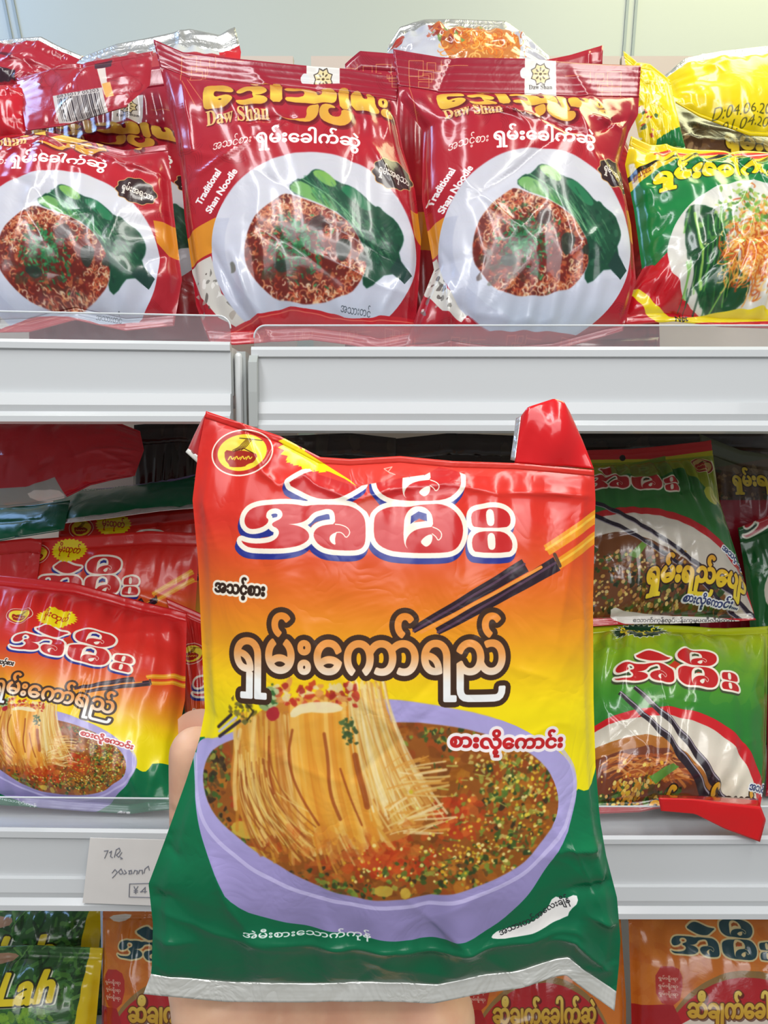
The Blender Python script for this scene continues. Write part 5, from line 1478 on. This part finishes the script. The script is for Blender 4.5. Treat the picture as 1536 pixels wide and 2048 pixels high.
pouch('noodle_pack', 'shaded red pack at the left edge between the green foot and the front pack', 'noodle pack', A_SOUPS(),
      [(-100, 1092), (60, 1076), (84, 1080)], [(84, 1080), (40, 1450)], [(-100, 1446), (40, 1450)], [(-100, 1092), (-100, 1446)],
      (.795, .79, .765, .765), thick=.006, nu=40, nv=40, seed=39, group=SOUP, artmap=lambda P, U, V: np.stack([300 + 60 * U, 720 + 130 * V], -1), creases=10)

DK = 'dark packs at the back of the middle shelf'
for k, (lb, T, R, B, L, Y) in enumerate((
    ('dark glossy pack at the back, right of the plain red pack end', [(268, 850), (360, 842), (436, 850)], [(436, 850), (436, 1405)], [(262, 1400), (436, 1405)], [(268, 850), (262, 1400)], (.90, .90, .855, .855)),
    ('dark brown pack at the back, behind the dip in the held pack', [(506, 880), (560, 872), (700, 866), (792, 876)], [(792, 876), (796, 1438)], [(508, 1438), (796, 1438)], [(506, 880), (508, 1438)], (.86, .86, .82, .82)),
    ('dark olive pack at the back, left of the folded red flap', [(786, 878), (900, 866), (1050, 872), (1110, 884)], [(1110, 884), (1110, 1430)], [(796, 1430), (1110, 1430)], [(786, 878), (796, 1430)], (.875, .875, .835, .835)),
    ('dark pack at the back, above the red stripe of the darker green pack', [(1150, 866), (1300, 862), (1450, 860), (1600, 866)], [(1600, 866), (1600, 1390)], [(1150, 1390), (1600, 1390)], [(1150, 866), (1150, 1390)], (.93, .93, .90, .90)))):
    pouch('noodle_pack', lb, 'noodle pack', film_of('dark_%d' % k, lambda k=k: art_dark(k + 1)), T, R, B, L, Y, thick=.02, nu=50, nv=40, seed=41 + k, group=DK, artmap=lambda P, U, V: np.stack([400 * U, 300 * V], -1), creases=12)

# ---- middle shelf, right pile
GRN = 'green packs with chopsticks on the middle right shelf'
lime = pouch('noodle_pack', 'lime green pack at the front of the right pile with a whole red logo', 'noodle pack', film_of('green', art_green),
      [(1150, 1256), (1240, 1246), (1340, 1250), (1450, 1256), (1536, 1252)], [(1536, 1252), (1534, 1400), (1530, 1560), (1516, 1636)], [(1150, 1630), (1280, 1624), (1330, 1614), (1400, 1622), (1516, 1636)],
      [(1150, 1256), (1150, 1450), (1150, 1630)], (.72, .72, .606, .604), thick=.036, nu=110, nv=120, seed=51, group=GRN, seals=(.04, .06), creases=16)
fs = sheet('folded_seal', [(1316, 1590), (1400, 1592), (1516, 1598)], [(1516, 1598), (1532, 1640), (1520, 1684)], [(1322, 1622), (1390, 1628), (1450, 1658), (1520, 1684)], [(1316, 1590), (1322, 1622)], (.584, .584, .560, .560), red_film, lime, 30, 24, .0008, drop=5)
fs['label'] = 'red hem folded over the shelf lip'
pouch('noodle_pack', 'darker green pack standing on the lime green one, red stripe across its top', 'noodle pack', film_of('green_upper', art_green_upper),
      [(1150, 900), (1260, 898), (1340, 890), (1422, 880)], [(1422, 880), (1438, 1000), (1470, 1100), (1512, 1240)], [(1150, 1254), (1280, 1248), (1400, 1246), (1512, 1240)],
      [(1150, 900), (1150, 1254)], (.80, .80, .715, .715), thick=.034, nu=110, nv=110, seed=52, group=GRN, seals=(.09, .05), creases=14)
pouch('noodle_pack', 'brown and red pack behind the darker green one at the right edge', 'noodle pack', film_of('brown', art_brown),
      [(1400, 868), (1480, 900), (1660, 930)], [(1660, 930), (1660, 1430)], [(1400, 1430), (1660, 1430)], [(1400, 868), (1400, 1430)],
      (.86, .86, .835, .835), thick=.02, nu=60, nv=50, seed=53, group=GRN)
pouch('noodle_pack', 'green pack turned sideways at the right edge with its red logo slanting up', 'noodle pack', film_of('green_side', art_green_side),
      [(1476, 1056), (1540, 1030), (1660, 1010)], [(1660, 1010), (1660, 1490)], [(1520, 1490), (1660, 1490)], [(1476, 1056), (1492, 1160), (1520, 1490)],
      (.80, .80, .755, .755), thick=.016, nu=60, nv=60, seed=54, group=GRN)
pouch('noodle_pack', 'sliver of a dark red pack right of the lime green pack', 'noodle pack', film_of('brown', art_brown),
      [(1530, 1290), (1680, 1290)], [(1680, 1290), (1680, 1592)], [(1532, 1592), (1680, 1592)], [(1530, 1290), (1534, 1500), (1532, 1592)],
      (.72, .72, .640, .640), thick=.02, nu=30, nv=40, seed=55, group=GRN, artmap=lambda P, U, V: np.stack([1420 + 100 * U, 960 + 120 * V], -1))

# ---- lowest shelf
LOW = 'packs on the lowest shelf'
pouch('tea_leaf_pack', 'leafy green pack with big yellow lettering at the bottom left corner', 'tea leaf pack', film_of('leaf', art_leaf),
      [(-110, 1898), (60, 1890), (206, 1896)], [(206, 1896), (196, 2000), (180, 2222)], [(-140, 2222), (180, 2222)], [(-110, 1898), (-140, 2222)],
      (.68, .68, .625, .625), thick=.026, nu=70, nv=80, seed=61, group=LOW, creases=14)
pouch('tea_leaf_pack', 'leafy green pack behind the one with big yellow lettering at the bottom left', 'tea leaf pack', film_of('leaf', art_leaf),
      [(-110, 1806), (60, 1800), (200, 1802)], [(200, 1802), (206, 2040)], [(-110, 2040), (206, 2040)], [(-110, 1806), (-110, 2040)],
      (.765, .765, .735, .735), thick=.024, nu=60, nv=60, seed=62, group=LOW, artmap=SP(1, 1, 0, 0, 0, 78), creases=12)
pouch('noodle_pack', 'orange pack half hidden by the held pack, beside the tea leaf packs', 'noodle pack', film_of('orange', art_orange),
      [(206, 1808), (330, 1806), (440, 1812)], [(440, 1812), (440, 2210)], [(202, 2210), (440, 2210)], [(206, 1808), (204, 2000), (202, 2210)],
      (.70, .70, .632, .632), thick=.024, nu=70, nv=80, seed=63, group=LOW, artmap=SP(1.0, 1.0, 0, 0, 1086, -8), creases=10)
pouch('noodle_pack', 'orange pack with teal logo at the bottom right corner', 'noodle pack', film_of('orange', art_orange),
      [(1256, 1812), (1400, 1808), (1640, 1812)], [(1640, 1812), (1640, 2200)], [(1266, 2200), (1640, 2200)], [(1256, 1812), (1262, 2000), (1266, 2200)],
      (.70, .70, .632, .632), thick=.026, nu=80, nv=80, seed=64, group=LOW, creases=10)
pouch('noodle_pack', 'orange pack under the right bottom corner of the held pack, gold lettering showing', 'noodle pack', film_of('orange', art_orange),
      [(880, 1820), (1060, 1812), (1240, 1816)], [(1240, 1816), (1252, 2000), (1252, 2200)], [(880, 2200), (1252, 2200)], [(880, 1820), (880, 2200)],
      (.70, .70, .632, .632), thick=.026, nu=70, nv=80, seed=65, group=LOW, artmap=SP(.86, 1.0, 0, 0, 218, -10), creases=10)

# ------------------------------------------------------------------ the hand holding the pack
skin, nt_, bs_ = new_mat('skin')
bs_.inputs['Base Color'].default_value = (*lin((232, 184, 150)), 1)
bs_.inputs['Roughness'].default_value = .5
bs_.inputs['Subsurface Weight'].default_value = .15
bs_.inputs['Subsurface Radius'].default_value = (.008, .003, .0015)
bs_.inputs['Subsurface Scale'].default_value = .4
tc_ = nt_.nodes.new('ShaderNodeTexCoord'); ns_ = nt_.nodes.new('ShaderNodeTexNoise'); ns_.inputs['Scale'].default_value = 60; ns_.inputs['Detail'].default_value = 5
rp_ = nt_.nodes.new('ShaderNodeValToRGB'); rp_.color_ramp.elements[0].position = .35; rp_.color_ramp.elements[1].position = .7
rp_.color_ramp.elements[0].color = (*lin((222, 166, 136)), 1); rp_.color_ramp.elements[1].color = (*lin((238, 192, 158)), 1)
nt_.links.new(tc_.outputs['Object'], ns_.inputs['Vector']); nt_.links.new(ns_.outputs['Fac'], rp_.inputs['Fac']); nt_.links.new(rp_.outputs['Color'], bs_.inputs['Base Color'])
bump(nt_, bs_, 240, .12, .0008, 3)

H = lambda x, y, d: at_d(x, y, d)
hb = MB()
def chain(L, kk=1.065):
    for (x0, y0, d0, r0), (x1, y1, d1, r1) in zip(L, L[1:]): hb.capsule(H(x0, y0, d0 * kk), H(x1, y1, d1 * kk), r0 * kk, r1 * kk, 18, 6)
# thumb along the left edge of the pack, four fingers behind it
chain([(480, 2130, .312, .020), (428, 1960, .309, .0185), (408, 1790, .306, .0135), (398, 1640, .302, .0116)])
chain([(398, 1640, .302, .0116), (394, 1570, .301, .0110), (392, 1506, .2995, .0106)])
for P in ([(520, 2060, .322, .015), (520, 1820, .326, .0125), (500, 1590, .326, .0095), (505, 1440, .322, .0084), (520, 1330, .317, .0076)],
          [(600, 2060, .324, .0155), (610, 1790, .328, .0125), (610, 1520, .329, .0096), (618, 1360, .325, .0085), (630, 1230, .319, .0077)],
          [(700, 2060, .324, .0155), (710, 1810, .328, .012), (730, 1560, .329, .0092), (738, 1400, .325, .0082), (745, 1280, .319, .0074)],
          [(820, 2080, .322, .0165), (812, 1860, .326, .0115), (838, 1650, .327, .0082), (846, 1530, .323, .0073), (850, 1440, .318, .0066)]):
    chain(P, 1.012)
# palm, heel of the hand and forearm
chain([(440, 2010, .308, .0195), (560, 2100, .312, .0215), (700, 2105, .312, .022), (852, 2040, .309, .0200)])
chain([(470, 1960, .312, .0175), (640, 1960, .316, .017), (830, 1950, .312, .0175)])
chain([(480, 2090, .310, .021), (560, 2230, .316, .024), (600, 2420, .326, .026), (620, 2900, .35, .031)])
chain([(830, 2070, .310, .0205), (770, 2230, .316, .024), (740, 2420, .326, .026), (740, 2900, .35, .031)])
chain([(560, 2150, .314, .024), (680, 2300, .32, .027), (680, 2900, .35, .034)])
tmp = hb.build('person', skin)
md = tmp.modifiers.new('r', 'REMESH'); md.mode = 'VOXEL'; md.voxel_size = .0017
md = tmp.modifiers.new('s', 'SMOOTH'); md.iterations = 16; md.factor = .5
dg = bpy.context.evaluated_depsgraph_get(); dg.update()
hm = bpy.data.meshes.new_from_object(tmp.evaluated_get(dg))
tmp.modifiers.clear(); tmp.data = hm
hm.polygons.foreach_set('use_smooth', np.ones(len(hm.polygons), bool))
# creases across the thumb joint and the palm
co = np.empty(len(hm.vertices) * 3); hm.vertices.foreach_get('co', co); co = co.reshape(-1, 3)
nr = np.empty(len(hm.vertices) * 3); hm.vertices.foreach_get('normal', nr); nr = nr.reshape(-1, 3)
for (x0, y0, d0), (x1, y1, d1), w_, a_ in (((330, 1481, .305), (430, 1487, .305), .0009, .0012), ((330, 1640, .307), (440, 1650, .307), .0012, .0010), ((330, 1632, .307), (440, 1640, .307), .0010, .0007), ((420, 2032, .306), (760, 2040, .306), .0016, .0008), ((560, 2010, .308), (980, 2030, .308), .0014, .0006)):
    A, B = H(x0, y0, d0), H(x1, y1, d1); d = B - A; t = np.clip(((co - A) @ d) / (d @ d), 0, 1)
    q = co - (A + t[:, None] * d); dist = np.hypot(np.hypot(q[:, 0], q[:, 2]), q[:, 1] * .12)
    co -= nr * (a_ * np.exp(-(dist / w_) ** 2))[:, None]
hm.vertices.foreach_set('co', co.ravel()); hm.update()
tag(tmp, 'person holding the pack from behind, bare thumb at its left edge, palm below', 'person')
nail_m = plain('nail', (236, 196, 176), .25, coat=.4)
mb = MB()
for (x, y, d, r, bx) in ((392, 1506, .2995, .0106, 0), (520, 1330, .317, .0076, 0), (630, 1230, .319, .0077, 0), (745, 1280, .319, .0074, 0), (850, 1440, .318, .0066, 0)):
    kk = 1.065 if x == 392 else 1.012; C_ = H(x, y, d * kk); r *= kk; V = []; Fc = []
    for j in range(9):
        for i in range(9):
            s_, t_ = (i - 4) / 4, (j - 4) / 4
            k_ = math.sqrt(max(0, 1 - .45 * s_ * s_))
            yy = r * (1.03 * math.cos(s_ * .95)); xx = r * .98 * math.sin(s_ * .95)
            V.append(C_ + np.array((xx, yy, t_ * r * .95 * k_ + r * .35)))
    Fc = [(j * 9 + i, j * 9 + i + 1, j * 9 + i + 10, j * 9 + i + 9) for j in range(8) for i in range(8)]
    n_ = MB(); n_.add(V, Fc); n_.build('fingernail', nail_m, tmp, True)
bpy.data.objects.remove(_to); bpy.data.curves.remove(_tc)
